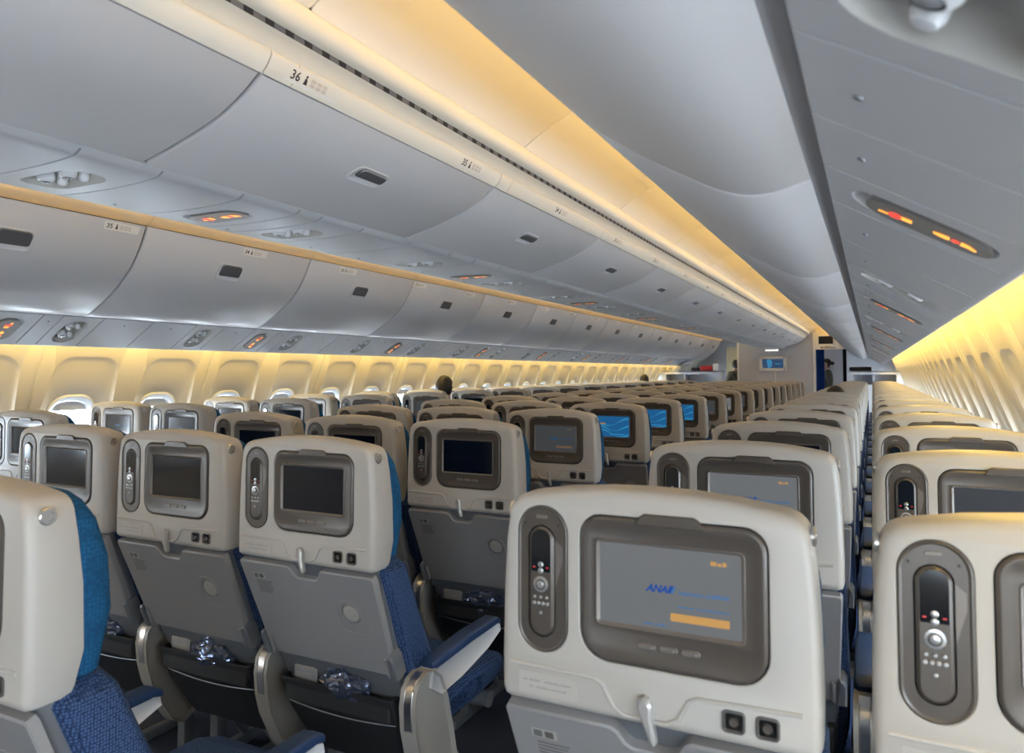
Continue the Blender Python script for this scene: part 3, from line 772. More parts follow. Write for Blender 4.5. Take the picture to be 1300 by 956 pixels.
    # ---- side screw caps
    for s in (-1, 1):
        m = MB(); xs = s * 0.2135
        pr = [(0.013, -0.002), (0.013, 0.002), (0.0115, 0.0035), (0.008, 0.0035), (0.0078, 0.001)]
        m.loft([[(xs + s * d, 0.030 + r * math.cos(a * math.pi / 8), 1.159 + r * math.sin(a * math.pi / 8)) for a in range(16)] for r, d in pr], False, True)
        m.box(xs + min(s * 0.001, s * 0.003), xs + max(s * 0.001, s * 0.003), 0.022, 0.038, 1.157, 1.161)
        out.append(('screw_cap', m, [M_CHROME], None))
    # ---- audio / power sockets
    for x in (0.116, 0.158):
        m = MB(); P = rrect(x - 0.0155, x + 0.0155, 0.902, 0.932, 0.007, 4)
        m.loft([[M0(a, b, 0.002) for a, b in P], [M0(a, b, -0.0025) for a, b in inset(P, 0.001)], [M0(a, b, -0.0028) for a, b in inset(P, 0.003)], [M0(a, b, 0.0) for a, b in inset(P, 0.005)]], False, True, True, 0)
        m.loft([[M0(a, b, 0.0) for a, b in circ(x, 0.917, 0.0065, 12)], [M0(a, b, -0.0025) for a, b in circ(x, 0.917, 0.0055, 12)], [M0(a, b, -0.0022) for a, b in circ(x, 0.917, 0.003, 12)]], False, True, True, 1)
        out.append(('socket', m, [M_BTND, M_BEZEL], None))
    # ---- tray latch (hangs down over the tray)
    m = MB(); P = [(-0.008, 0.926), (-0.0105, 0.918), (-0.008, 0.908), (0.000, 0.888), (0.006, 0.872), (0.012, 0.866), (0.016, 0.870), (0.0145, 0.882), (0.010, 0.905), (0.0105, 0.918), (0.006, 0.927), (-0.001, 0.930)]
    P = P[::-1] if area2(P) < 0 else P
    m.slab(P, M0, -0.014, 0.0, 0.004); out.append(('tray_latch', m, [M_LATCHM], None))
    # ---- tray table
    m = MB()
    T = [(-0.198, 0.0), (0.198, 0.0), (0.204, 0.006), (0.2185, 0.288), (0.2135, 0.296), (0.060, 0.296), (0.050, 0.290), (0.040, 0.272), (0.030, 0.265), (-0.024, 0.265), (-0.034, 0.272), (-0.044, 0.290), (-0.054, 0.296), (-0.2135, 0.296), (-0.2185, 0.288), (-0.204, 0.006)]
    cup = circ(0.118, 0.178, 0.030, 24)
    rim = inset(T, 0.0035)
    m.loft([[MT(x, v, 0.018) for x, v in T], [MT(x, v, 0.003) for x, v in T], [MT(x, v, 0.0) for x, v in rim]], True, False)
    m.plate(rim, [cup[::-1]], MT, 0, 0)
    m.loft([[MT(x, v, 0) for x, v in cup], [MT(x, v, 0.008) for x, v in circ(0.118, 0.178, 0.0285, 24)], [MT(x, v, 0.008) for x, v in circ(0.118, 0.178, 0.0245, 24)]], False, True)
    m.loft([[MT(x, v, 0.008) for x, v in circ(0.118, 0.178, 0.0245, 24)], [MT(x, v, 0.002) for x, v in circ(0.118, 0.178, 0.0240, 24)], [MT(x, v, 0.001) for x, v in circ(0.118, 0.178, 0.021, 24)]], False, True, True, 2)
    # line of the little hanger under the cup ring
    A = [(0.080, 0.185), (0.083, 0.200), (0.098, 0.214), (0.118, 0.218), (0.138, 0.214), (0.153, 0.200), (0.157, 0.180), (0.160, 0.128), (0.156, 0.121), (0.092, 0.121), (0.084, 0.127), (0.080, 0.185)]
    m.tube([MT(x, v, 0.0) for x, v in A], 0.0020, 6)
    m.plate(rrect(-0.180, -0.140, 0.246, 0.262, 0.001, 1), [], MT, -0.0004, 0.001, 2)
    for k in range(2): m.plate(rrect(-0.177 + k * 0.018, -0.163 + k * 0.018, 0.248, 0.260, 0.001, 1), [], MT, -0.0008, 0.001, 1 if k == 0 else 3)
    for k in range(6): m.plate(rrect(-0.174, -0.122 - (k % 3) * 0.004, 0.236 - k * 0.0065, 0.2385 - k * 0.0065, 0.0005, 1), [], MT, -0.0005, 0.001, 1)
    out.append(('tray_table', m, [M_SHELLG, M_TRAYTXT, M_TRAYDISC, M_BTND], None))
    # ---- hinge brackets
    for s in (-1, 1):
        m = MB(); P = [(s * 0.196, -0.004), (s * 0.219, -0.004), (s * 0.221, 0.055), (s * 0.214, 0.070), (s * 0.206, 0.070)]
        P = P[::-1] if area2(P) < 0 else P
        m.slab(P, MT, -0.010, 0.03, 0.004); m.slab(rrect(min(s * 0.188, s * 0.196), max(s * 0.188, s * 0.196), 0.0, 0.058, 0.002, 2), MT, -0.007, 0.01, 0.002, 1)
        out.append(('hinge_bracket', m, [M_GREYM, M_SHELLG], None))
    # ---- backrest frame behind the tray
    m = MB(); rings = []
    for z, y, w, t in ((0.884, 0.020, 0.205, 0.05), (0.78, 0.062, 0.207, 0.045), (0.62, 0.128, 0.205, 0.045), (0.55, 0.155, 0.198, 0.05), (0.47, 0.185, 0.19, 0.05), (0.40, 0.20, 0.18, 0.05)):
        rings.append([(x, y + yy * 1.0, z) for x, yy in rrect(-w, w, 0.0, t, 0.012, 3)])
    m.loft(rings); out.append(('backrest_frame', m, [M_GREYM], None))
    # ---- fabric
    m = MB(); rings = []
    for z, y, w, t in ((0.43, 0.215, 0.205, 0.10), (0.50, 0.195, 0.220, 0.12), (0.60, 0.155, 0.224, 0.13), (0.75, 0.095, 0.222, 0.12), (0.875, 0.046, 0.2225, 0.11), (0.90, 0.046, 0.20, 0.095)):
        rings.append([(x, y + yy, z) for x, yy in rrect(-w, w, 0.0, t, 0.028, 4)])
    m.loft(rings); out.append(('back_cushion', m, [M_NAVY], None))
    m = MB(); rings = []
    for z, y, w, t in ((0.895, 0.070, 0.195, 0.045), (0.91, 0.068, 0.214, 0.058), (1.0, 0.068, 0.2195, 0.075), (1.08, 0.066, 0.217, 0.072), (1.14, 0.062, 0.208, 0.060), (1.170, 0.06, 0.193, 0.045), (1.184, 0.062, 0.172, 0.032), (1.188, 0.065, 0.15, 0.02)):
        rings.append([(x, y + yy, z) for x, yy in rrect(-w, w, 0.0, t, min(0.028, t * 0.45), 4)])
    m.loft(rings); out.append(('headrest_cushion', m, [M_BLUE], None))
    m = MB(); rings = []
    for y, z, w, t in ((0.27, 0.40, 0.20, 0.05), (0.30, 0.385, 0.218, 0.085), (0.50, 0.385, 0.220, 0.095), (0.66, 0.39, 0.216, 0.09), (0.72, 0.40, 0.205, 0.06), (0.735, 0.41, 0.18, 0.03)):
        rings.append([(x, y, z + zz) for x, zz in rrect(-w, w, 0.0, t, min(0.03, t * 0.45), 4)])
    m.loft(rings); out.append(('seat_cushion', m, [M_NAVY], None))
    # ---- pocket
    m = MB(); rings = []
    for z, y, w, t in ((0.30, 0.235, 0.15, 0.02), (0.33, 0.220, 0.165, 0.035), (0.43, 0.165, 0.185, 0.05), (0.515, 0.130, 0.19, 0.055), (0.522, 0.130, 0.188, 0.053)):
        rings.append([(x, y + yy, z + 0.01 * (x / 0.19) ** 2) for x, yy in rrect(-w, w, 0.0, t, 0.01, 3)])
    rings.append([(x * 0.94, y + (0.006 if y < 0.15 else -0.004), z) for x, y, z in rings[-1]]); rings.append([(x, y, z - 0.06) for x, y, z in rings[-1]])
    m.loft(rings); m.tube([(x, 0.1585 - 0.0, 0.445 + 0.012 * (x / 0.18) ** 2) for x in [-0.18 + 0.03 * i for i in range(13)]], 0.002, 6, 1)
    out.append(('seat_pocket', m, [M_POCKET, M_GREYM], None))
    # ---- legs and beam
    for s in (-1, 1):
        m = MB(); m.box(s * 0.17 - 0.018, s * 0.17 + 0.018, 0.33, 0.37, 0.0, 0.36, 0.006); m.box(s * 0.17 - 0.018, s * 0.17 + 0.018, 0.24, 0.66, 0.0, 0.035, 0.006)
        m.tube([(s * 0.17, 0.62, 0.03), (s * 0.17, 0.40, 0.34)], 0.014)
        out.append(('leg', m, [M_GREYM], None))
    m = MB(); m.tube([(-0.245, 0.36, 0.36), (0.221, 0.36, 0.36)], 0.024, 12); m.tube([(-0.245, 0.60, 0.36), (0.221, 0.60, 0.36)], 0.024, 12); out.append(('seat_beam', m, [M_GREYM], None))
    return out
def side_parts(x, out):
    """the shroud and armrest between two seats, at local x"""
    n0 = len(out)
    m = MB(); P = [(0.118, 0.50), (0.112, 0.56), (0.120, 0.60), (0.140, 0.622), (0.170, 0.632), (0.205, 0.626), (0.24, 0.60), (0.27, 0.54), (0.30, 0.44), (0.32, 0.36), (0.32, 0.30), (0.26, 0.27), (0.22, 0.29), (0.175, 0.36), (0.135, 0.44)]
    P = P[::-1] if area2(P) < 0 else P
    w = 0.024
    m.loft([[(x - w * 0.6, a, b) for a, b in inset(P, 0.010)], [(x - w * 0.9, a, b) for a, b in inset(P, 0.003)], [(x - w, a, b) for a, b in P], [(x + w, a, b) for a, b in P], [(x + w * 0.9, a, b) for a, b in inset(P, 0.003)], [(x + w * 0.6, a, b) for a, b in inset(P, 0.010)]])
    out.append(('side_shroud', m, [M_FRAMEP], None))
    m = MB(); Q = [(0.120, 0.50), (0.1145, 0.56), (0.1225, 0.598), (0.1415, 0.620), (0.170, 0.630)]
    for k, (c, r) in enumerate(((0, 0.0),)):
        pts = [Vector((0, a, b)) for a, b in Q]
        rings = []
        for a, b in Q:
            rings.append([(x - 0.010, a - 0.003, b + 0.003), (x + 0.010, a - 0.003, b + 0.003), (x + 0.010, a + 0.01, b - 0.006), (x - 0.010, a + 0.01, b - 0.006)])
        m.loft(rings)
        for dx in (-0.011, 0.011): m.tube([(x + dx, a - 0.0015, b + 0.0015) for a, b in Q], 0.0022, 6)
    out.append(('metal_band', m, [M_CHROME], 'side_shroud'))
    m = MB(); w = 0.023; P = [(0.19, 0.585), (0.20, 0.628), (0.30, 0.634), (0.55, 0.640), (0.575, 0.632), (0.580, 0.612), (0.50, 0.585), (0.35, 0.560), (0.24, 0.552)]
    P = P[::-1] if area2(P) < 0 else P
    m.loft([[(x - w * 0.8, a, b) for a, b in inset(P, 0.006)], [(x - w, a, b) for a, b in P], [(x + w, a, b) for a, b in P], [(x + w * 0.8, a, b) for a, b in inset(P, 0.006)]])
    out.append(('armrest', m, [M_ARMW], None))
    m = MB(); rings = []
    for y, z, ww, t in ((0.205, 0.628, 0.016, 0.012), (0.215, 0.622, 0.023, 0.026), (0.40, 0.632, 0.0245, 0.028), (0.56, 0.634, 0.0235, 0.024), (0.585, 0.628, 0.020, 0.018), (0.59, 0.628, 0.014, 0.010)):
        rings.append([(x + a, y, z + b) for a, b in rrect(-ww, ww, 0, t, min(0.008, t * 0.4), 3)])
    m.loft(rings); out.append(('arm_pad', m, [M_PAD], 'armrest'))
    for nm, m_, _a, _b in out[n0:]: m_.v = [(a, b, c - 0.028) for a, b, c in m_.v]

def screen_mesh(kind):
    m = MB(); SC = rrect(-0.0665, 0.1275, 1.0195, 1.1295, 0.003, 2)
    m.plate(SC, [], M0, 0.004, 0.007)
    T = M0
    if kind == 'off': return m.mesh('screen', [M_SCR_OFF])
    if kind in ('grey', 'dim'):
        g = M_SCR_GREY if kind == 'grey' else M_SCR_GREYD
        m.text('ANA', 0.0135, T, 0.0005, 1.0695, 0.0036, 0.35, 0.0006, 'LEFT', 1)
        m.plate([(0.029, 1.0695), (0.034, 1.0695), (0.039, 1.0795), (0.033, 1.0795)], [], T, 0.0036, 0.005, 1)
        m.plate([(0.0345, 1.0695), (0.037, 1.0695), (0.042, 1.0795), (0.040, 1.0795)], [], T, 0.0036, 0.005, 2)
        m.text('Inspiration of JAPAN', 0.0078, T, 0.0445, 1.0695, 0.0036, 0.25, 0.0001, 'LEFT', 2)
        m.strokes(T, 0.088, 0.110, 1.113, 0.0055, 0.0036, 3, seed=12)
        m.strokes(T, 0.044, 0.112, 1.0520, 0.0018, 0.0036, 2, seed=8)
        m.plate(rrect(0.034, 0.112, 1.033, 1.0435, 0.001, 1), [], T, 0.0036, 0.005, 3)
        m.strokes(T, -0.004, 0.03, 1.0245, 0.0020, 0.0036, 2, seed=9)
        return m.mesh('screen', [g, M_SCR_LOGO, M_SCR_LOGO2, M_SCR_ORG] if kind == 'grey' else [g, M_SCR_LD, M_SCR_LD, M_SCR_OD])
    if kind == 'blue':
        for k in range(3):
            P = [(-0.064, 1.045 + 0.020 * k)]; lo = []
            for i in range(15):
                x = -0.064 + 0.188 * i / 14; z = 1.045 + 0.018 * k + 0.012 * math.sin(i * 0.45 + k) + 0.02 * i / 14 * (k - 1)
                lo.append((x, z))
            P = lo + [(x, z + 0.006 + 0.004 * math.sin(i * 0.6)) for i, (x, z) in enumerate(lo)][::-1]
            m.plate(P, [], T, 0.0036, 0.005, 1)
        m.plate(rrect(-0.045, -0.005, 1.086, 1.094, 0.001, 1), [], T, 0.0034, 0.005, 2)
        m.plate(rrect(0.02, 0.10, 1.030, 1.036, 0.001, 1), [], T, 0.0034, 0.005, 1)
        return m.mesh('screen', [M_SCR_BLUE, M_SCR_WAVE, M_SCR_ORG])
SCREENS = {k: screen_mesh(k) for k in ('off', 'grey', 'dim', 'blue')}

def make_seat(right_end):
    t = thing('airline_seat', (0, 0, 0))
    parts = seat_meshes(); side_parts(-0.245, parts)
    if right_end: side_parts(0.245, parts)
    objs = {}
    for nm, m, mats, par in parts:
        o = m.build(nm, mats, objs[par] if par else t); 
        if nm not in objs or nm in ('side_shroud', 'armrest'): objs[nm] = o
    sc = bpy.data.objects.new('screen', SCREENS['off']); COL.objects.link(sc); sc.parent = objs['monitor_bezel']
    return t
seatA = make_seat(False); seatB = make_seat(True); scan_kids()
def find_kid(o, name):
    for c in o.children_recursive if False else []: pass
SP = 0.492; ROW = 0.787
BLOCKS = [
    # name, x of seat centres, y of the first row, rows, words
    ('centre', [-0.492, 0.0, 0.492], 1.44, 17, 'centre block'),
    ('near', [1.505, 2.005], 0.995, 18, 'viewer side pair'),
    ('far', [-2.005, -1.505], 1.125, 18, 'far window pair'),
]
def seat_word(bk, i):
    if bk == 'centre': return ['far-aisle', 'middle', 'viewer-aisle'][i]
    if bk == 'near': return ['aisle', 'window'][i]
    return ['window', 'aisle'][i]
def screen_kind(bk, i, r):
    rnd = random.random()
    if bk == 'centre':
        if i == 2: return ['off', 'off', 'dim', 'blue', 'blue', 'blue', 'dim', 'grey', 'dim', 'off', 'dim', 'off', 'grey', 'off', 'dim', 'off', 'off'][r]
        return 'off' if r < 3 or rnd < 0.6 else 'dim'
    if bk == 'near': return 'grey' if (r < 2 and i == 0) else ('dim' if i == 1 and r < 2 else ('grey' if rnd < 0.4 else 'off'))
    return 'off' if rnd < 0.8 else 'dim'
usedA = usedB = False
SEATS = []
def put_seat(proto, first, x, y, label, kind):
    o = proto if first else copy_tree(proto)
    o.location = (x, y, 0); tag(o, label, 'seat', None)
    SEATS.append((o, kind)); return o
def place(bk, i, r, x, y, n, words, extra=''):
    global usedA, usedB
    end = (i == n - 1)
    proto = seatB if end else seatA
    first = not (usedB if end else usedA)
    if end: usedB = True
    else: usedA = True
    kind = screen_kind(bk, i, max(r, 0))
    colr = {'centre': 'cream-backed', 'near': 'pale-backed', 'far': 'cream-backed'}[bk]
    scr = {'off': 'dark screen', 'grey': 'lit grey screen', 'dim': 'dim grey screen', 'blue': 'blue screen'}[kind]
    lab = '%s %s seat, %s, %s, row %s from the viewer' % (colr, seat_word(bk, i), scr, words, ORD[r + (1 if bk == 'centre' else 0)])
    o = put_seat(proto, first, x, y, lab, kind); o['group'] = {'centre': 'seats of the centre block', 'near': 'seats beside the viewer side windows', 'far': 'seats beside the far windows'}[bk]
    return o
for bk, xs, y0, nr, words in BLOCKS:
    for r in range(nr):
        y = y0 + ROW * r
        if y > 14.95: continue
        for i, x in enumerate(xs): place(bk, i, r, x, y, len(xs), words)
# the aisle seat of the row before the first full row of the centre block
place('centre', 2, -1, 0.492, 0.64, 3, 'centre block')
scan_kids()
for o, kind in SEATS:
    for ch in KIDS[o.name]:
        if ch.name.startswith('monitor_bezel'):
            for g in KIDS[ch.name]:
                if g.name.startswith('screen'): g.data = SCREENS[kind]

# ---- wrapped headphones and cards left in the seat pockets (own things)
def crumple(seed):
    m = MB(); rings = []
    n = 34; o = Vector((seed * 3.1, 1.7 * seed, 0))
    for i in range(23):
        t = i / 22; w = 0.088 * math.sin(math.pi * (0.10 + 0.78 * t)); z = 0.49 + 0.088 * t; dpt = 0.018 * math.sin(math.pi * (0.1 + 0.8 * t)) + 0.003
        ring = []
        for k in range(n):
            a = 2 * math.pi * k / n; p = Vector((w * math.cos(a), dpt * math.sin(a), z))
            q = noise.noise_vector(p * 34 + o) * 0.013 + noise.noise_vector(p * 110 + o) * 0.007
            r = abs(noise.noise(p * 75 + o)) * 0.010
            ring.append((p.x + q.x + 0.02, 0.152 + p.y + q.y * 0.5 - r, p.z + q.z))
        rings.append(ring)
    m.loft(rings); return m.mesh('headset_bag', [M_FOIL], sharp=8)
def card():
    m = MB(); m.box(-0.155, -0.075, 0.151, 0.1535, 0.505, 0.578, 0.0005)
    m.box(-0.150, -0.125, 0.1502, 0.1512, 0.550, 0.570, mi=1); m.box(-0.120, -0.085, 0.1502, 0.1512, 0.556, 0.566, mi=1); m.box(-0.150, -0.095, 0.1502, 0.1512, 0.535, 0.542, mi=1)
    return m.mesh('safety_card', [M_CARD, M_TEXTG])
BAGS = [crumple(i) for i in range(3)]; CARDM = card()
for i, (x, w1) in enumerate(((-0.492, 'far-aisle'), (0.0, 'middle'), (0.492, 'viewer-aisle'))):
    for r in range(0, 4):
        y = 1.44 + ROW * r
        o = bpy.data.objects.new('headset_bag', BAGS[(i + r) % 3]); COL.objects.link(o); o.location = (x, y, 0)
        tag(o, 'crumpled wrapped headset bag in the %s centre seat pocket, %s full row' % (w1, ORD[r]), 'bag', 'wrapped headset bags in seat pockets')
        o = bpy.data.objects.new('safety_card', CARDM); COL.objects.link(o); o.location = (x, y, 0)
        tag(o, 'white printed safety card in the pocket of the %s centre seat, %s full row' % (w1, ORD[r]), 'card', 'safety cards in seat pockets')

# ================================================================== FORWARD END OF THE CABIN
YB = 16.0
# centre bulkhead
b = thing('bulkhead', (0, YB, 0), 'pale grey centre bulkhead closing off the cabin beyond the centre seats', 'partition')
m = MB(); m.slab(rrect(-0.75, 0.75, 0.0, 2.17, 0.01, 2), lambda x, z, d: (x, YB + d, z), 0, 0.04, 0.004)
m.build('panel', M_BULK, b, (0, YB, 0))
for x in (-0.745, 0.745):
    m = MB(); m.box(x - 0.02, x + 0.02, YB - 0.012, YB + 0.05, 0, 2.17, 0.006); m.build('edge_post', M_CREAM, b, (0, YB, 0))
m = MB(); m.box(-0.006, 0.006, YB - 0.004, YB, 0, 1.40, 0.002); m.build('cable_cover', M_CREAM, b, (0, YB, 0))
def monitor(name, x0, x1, z0, z1, y, fr, label, map_=True):
    org = ((x0 + x1) / 2, y, z0)
    t = thing(name, org, label, 'monitor'); P = rrect(x0, x1, z0, z1, 0.012, 3); Q = inset(P, fr)
    MM = lambda a, c, d: (a, y + d, c)
    m = MB(); m.loft([[MM(a, c, 0.05) for a, c in P], [MM(a, c, 0.004) for a, c in P], [MM(a, c, 0) for a, c in inset(P, 0.004)], [MM(a, c, 0) for a, c in Q], [MM(a, c, 0.012) for a, c in inset(Q, 0.004)]], True, False)
    m.build('frame', M_CREAM, t, org)
    m = MB(); m.plate(inset(Q, 0.004), [], MM, 0.010, 0.012, 0 if map_ else 2)
    if map_:
        cx = (x0 + x1) / 2 - 0.07; cz = (z0 + z1) / 2
        m.plate([(cx - 0.02, cz - 0.10), (cx + 0.05, cz - 0.06), (cx + 0.06, cz + 0.04), (cx + 0.02, cz + 0.09), (cx - 0.05, cz + 0.07), (cx - 0.04, cz - 0.02)], [], MM, 0.008, 0.010, 1)
        m.plate(rrect(cx + 0.11, cx + 0.23, cz - 0.015, cz, 0.002, 1), [], MM, 0.008, 0.010, 1)
    m.build('screen', [M_SCR_MAP, M_SCR_WAVE, M_SCR_OFF], t, org); return t
M_SCR_MAP = mat('screen_map', (0.01, 0.02, 0.04), 0.2, emit=(0.02, 0.06, 0.14), estr=0.8)
monitor('wall_monitor', -0.31, 0.22, 1.39, 1.69, YB - 0.055, 0.055, 'monitor with a blue map in a pale frame mounted on the centre bulkhead')
# lamp unit above it
o = thing('bulkhead_lamp', (-0.06, YB - 0.03, 1.795), 'small row of white lamps at the top of the centre bulkhead', 'lamp')
m = MB(); m.box(-0.20, 0.08, YB - 0.05, YB - 0.002, 1.795, 1.838, 0.01); m.build('housing', M_CREAM, o, (-0.06, YB - 0.03, 1.795))
M_LAMPW = mat('lamp_white', (0.9, 0.9, 0.9), 0.4, emit=(1, 0.96, 0.9), estr=3)
for k in range(5):
    m = MB(); m.ball((-0.16 + 0.05 * k, YB - 0.05, 1.814), 0.015, 0.008, 0.015, 10); m.build('bulb', M_LAMPW, o, (-0.06, YB - 0.03, 1.795))
# hanging aisle monitor with its header
monitor('aisle_monitor', 0.85, 1.165, 1.87, 2.08, 15.2, 0.03, 'small dark monitor in a cream box hanging over the viewer side aisle', False)
bx = MB(); bx.box(0.87, 1.15, 15.24, 15.42, 1.885, 2.065, 0.02); bx.box(1.02, 1.10, 15.28, 15.36, 2.08, 2.33, 0.01)
bx.build('mount', M_CREAM, [c for c in COL.objects if c.name == 'aisle_monitor'][0], ((0.85 + 1.165) / 2, 15.2, 1.87))
h = thing('aisle_header', (1.05, YB, 1.80), 'cream lit header panel with dark lettering above the viewer side aisle doorway', 'sign')
m = MB(); m.slab([(0.77, 1.80), (1.33, 1.80), (1.17, 1.98), (1.10, 2.12), (1.08, 2.29), (0.77, 2.29)], lambda x, z, d: (x, YB + d, z), 0, 0.05, 0.004); m.build('panel', M_CREAM, h, (1.05, YB, 1.78))
m = MB(); MH = lambda a, c, d: (a, YB + d, c)
m.strokes(MH, 0.84, 1.14, 1.822, 0.026, -0.004, 0, seed=4); m.strokes(MH, 0.93, 1.06, 1.856, 0.012, -0.004, 0, seed=6)
m.build('lettering', [M_TEXT], h, (1.05, YB, 1.78))
# curtains
def curtain(x0, x1, y, z0, z1, mt, label, amp=0.03, n=48, waves=5):
    m = MB(); rings = []
    f = lambda i: (x0 + (x1 - x0) * i / n, y + amp * math.sin(2 * math.pi * waves * i / n) + 0.3 * amp * math.sin(7.3 * i / n * waves))
    for z in [z0 + (z1 - z0) * k / 6 for k in range(7)]:
        fr = [(f(i)[0], f(i)[1] * 1.0, z) for i in range(n + 1)]; bk = [(f(i)[0], f(i)[1] + 0.006, z) for i in range(n + 1)][::-1]
        rings.append(fr + bk)
    m.loft(rings); o = m.build('curtain', mt, None, ((x0 + x1) / 2, y, z0)); 
    return tag(o, label, 'curtain')
curtain(0.775, 0.93, YB + 0.10, 0.0, 2.02, M_CURT, 'royal blue curtain gathered at the end of the centre bulkhead')
curtain(1.27, 1.335, YB + 0.10, 0.0, 1.98, M_CURTD, 'dark navy curtain gathered beside the viewer side window block')
# side monuments beyond the last rows
def monument(s, label):
    y = 15.9 if s > 0 else 15.7
    t = thing('galley_cabinet', (s * 1.85, y, 0), label, 'cabinet'); org = (s * 1.85, y, 0)
    MM = lambda a, c, d: (s * a, y + d, c)
    x0, x1 = 1.34 if s > 0 else 1.05, 2.33
    m = MB(); O = [(x0, 0), (2.30, 0), (2.30, 1.385), (x0, 1.385)]
    m.plate(O, [[(x0 + 0.12, 1.12), (x0 + 0.12, 1.315), (x1 - 0.12, 1.315), (x1 - 0.12, 1.12)]], MM, 0, 0.45, 0)
    m.box(min(s * x0, s * x1), max(s * x0, s * x1), y + 0.40, y + 0.45, 0, 1.38)
    m.box(min(s * x0, s * x1), max(s * x0, s * x1), y, y + 0.45, 1.36, 1.385, 0.004)
    m.build('cabinet_body', M_GALLEY, t, org)
    m = MB(); m.box(min(s * (x0 + 0.13), s * (x1 - 0.13)), max(s * (x0 + 0.13), s * (x1 - 0.13)), y + 0.05, y + 0.39, 1.00, 1.10, 0.01); m.box(min(s * 1.8, s * 1.83), max(s * 1.8, s * 1.83), y + 0.02, y + 0.39, 1.10, 1.32)
    m.build('shelf', M_BULK, t, org)
    return t
monument(1, 'low pale cabinet closing the row beyond the viewer side window seats')
monument(-1, 'low pale cabinet closing the row beyond the far window seats')
# blue-grey partition above / behind the cabinet on the viewer side
m = MB(); MM = lambda a, c, d: (a, 17.75 + d, c)
m.plate([(1.36, 0), (2.35, 0), (2.22, 1.66), (1.75, 1.70), (1.30, 2.05), (1.30, 1.2)], [], MM, 0, 0.04, 0, back=True)
o = m.build('partition_panel', M_GALLEY, None, (1.8, 17.75, 0)); tag(o, 'pale blue partition behind the low cabinet on the viewer side', 'partition')
m = MB(); m.box(1.38, 1.78, 16.3, 16.6, 1.386, 1.47, 0.02); o = m.build('dark_block', M_DARKIN, None, (1.58, 16.3, 1.386)); tag(o, 'dark block filling the gap above the low cabinet on the viewer side', 'case')  # dark block added for the dark gap above the counter
# doorway wall seen past the attendant
m = MB(); m.slab(rrect(0.55, 1.5, 0, 2.25, 0.02, 2), lambda x, z, d: (x, 18.6 + d, z), 0, 0.05, 0.005); m.box(1.0, 1.012, 18.59, 18.602, 0.02, 2.0, 0.002)
o = m.build('lavatory_wall', M_BULK, None, (1.0, 18.6, 0)); tag(o, 'pale curved lavatory wall seen through the viewer side doorway', 'wall')
# far aisle: warm lit galley wall, dark recess, luggage on the cabinet
m = MB(); m.slab(rrect(-1.45, -0.45, 0, 1.98, 0.02, 2), lambda x, z, d: (x, 18.7 + d, z), 0, 0.05, 0.005)
for k in range(3): m.box(-0.95 + 0.1 * k, -0.9 + 0.1 * k, 18.685, 18.70, 1.86, 1.92, 0.003, 1)
o = m.build('galley_wall', [M_GOLD, M_BAGR], None, (-1.0, 18.7, 0)); tag(o, 'warm beige galley wall with red marks at the end of the far aisle', 'wall')
m = MB(); m.box(-1.50, -1.25, 15.75, 16.02, 1.386, 1.50, 0.04, seg=4); o = m.build('bag', M_BAGR, None, (-1.4, 15.9, 1.386)); tag(o, 'red bag lying on the low cabinet beyond the far window seats', 'bag')
m = MB(); m.box(-1.22, -1.12, 15.73, 15.85, 1.386, 1.54, 0.01, M=Matrix.Identity(4)); o = m.build('paper_box', M_BAGW, None, (-1.17, 15.8, 1.386)); tag(o, 'small white box between the red bag and the black case', 'box')
m = MB(); m.box(-1.68, -1.53, 15.76, 16.05, 1.386, 1.46, 0.02); o = m.build('dark_block', M_DARKIN, None, (-1.6, 15.9, 1.386)); tag(o, 'flat black case beside the red bag on the cabinet', 'case')
# overhead handle-like speaker near the top of the aisle ceiling
m = MB(); m.box(0.90, 0.93, 1.315, 1.36, 2.288, 2.322, 0.008); o = m.build('ceiling_sensor', M_GREYM, None, (0.915, 1.34, 2.30)); tag(o, 'tiny dark sensor on the cream ceiling over the viewer side aisle', 'sensor')

# ================================================================== PEOPLE
def skin_obj(name, joints, edges, mt, parent, sub=2):
    me = bpy.data.meshes.new(name); me.from_pydata([j[0] for j in joints], edges, [])
    o = bpy.data.objects.new(name, me); COL.objects.link(o); o.parent = parent
    md = o.modifiers.new('skin', 'SKIN'); md.use_smooth_shade = True
    for i, j in enumerate(joints):
        r = j[1]; me.skin_vertices[0].data[i].radius = (r, r) if not isinstance(r, tuple) else r
    me.skin_vertices[0].data[0].use_root = True
    ms = o.modifiers.new('sub', 'SUBSURF'); ms.levels = sub; ms.render_levels = sub
    me.materials.append(mt); return o
def head_parts(t, c, mt_skin, bun=True, rz=0.0, longh=False):
    """face details and hair around a head centre c; face looks along +x rotated by rz"""
    R = Matrix.Rotation(rz, 4, 'Z')
    def P(x, y, z): return tuple(Vector(c) + (R @ Vector((x, y, z))))
    m = MB()
    n = 16; rings = []
    for i in range(13):
        a = math.radians(-35 + 125 * i / 12)
        ring = []
        for k in range(n):
            b = 2 * math.pi * k / n; rr = math.cos(a)
            x = 0.100 * rr * math.cos(b); y = 0.086 * rr * math.sin(b); z = 0.122 * math.sin(a)
            if z < 0.055 and x > 0.0: x = min(x, 0.0 + max(0, z - 0.0) * 0.6)
            ring.append(P(x - 0.008, y, z + 0.012))
        rings.append(ring)
    m.loft(rings)
    if bun:
        b = P(-0.115, 0, 0.03); m.ball(b, 0.042, 0.042, 0.038, 10)
    m.build('hair', M_HAIR, t)
    e = MB()
    for s in (-1, 1): e.ball(P(0.083, s * 0.031, 0.008), 0.009, 0.011, 0.007, 8)
    e.build('eye', M_HAIR, t)
    q = MB(); q.ball(P(0.088, 0, -0.052), 0.006, 0.022, 0.006, 8); q.build('mouth', M_RED, t)
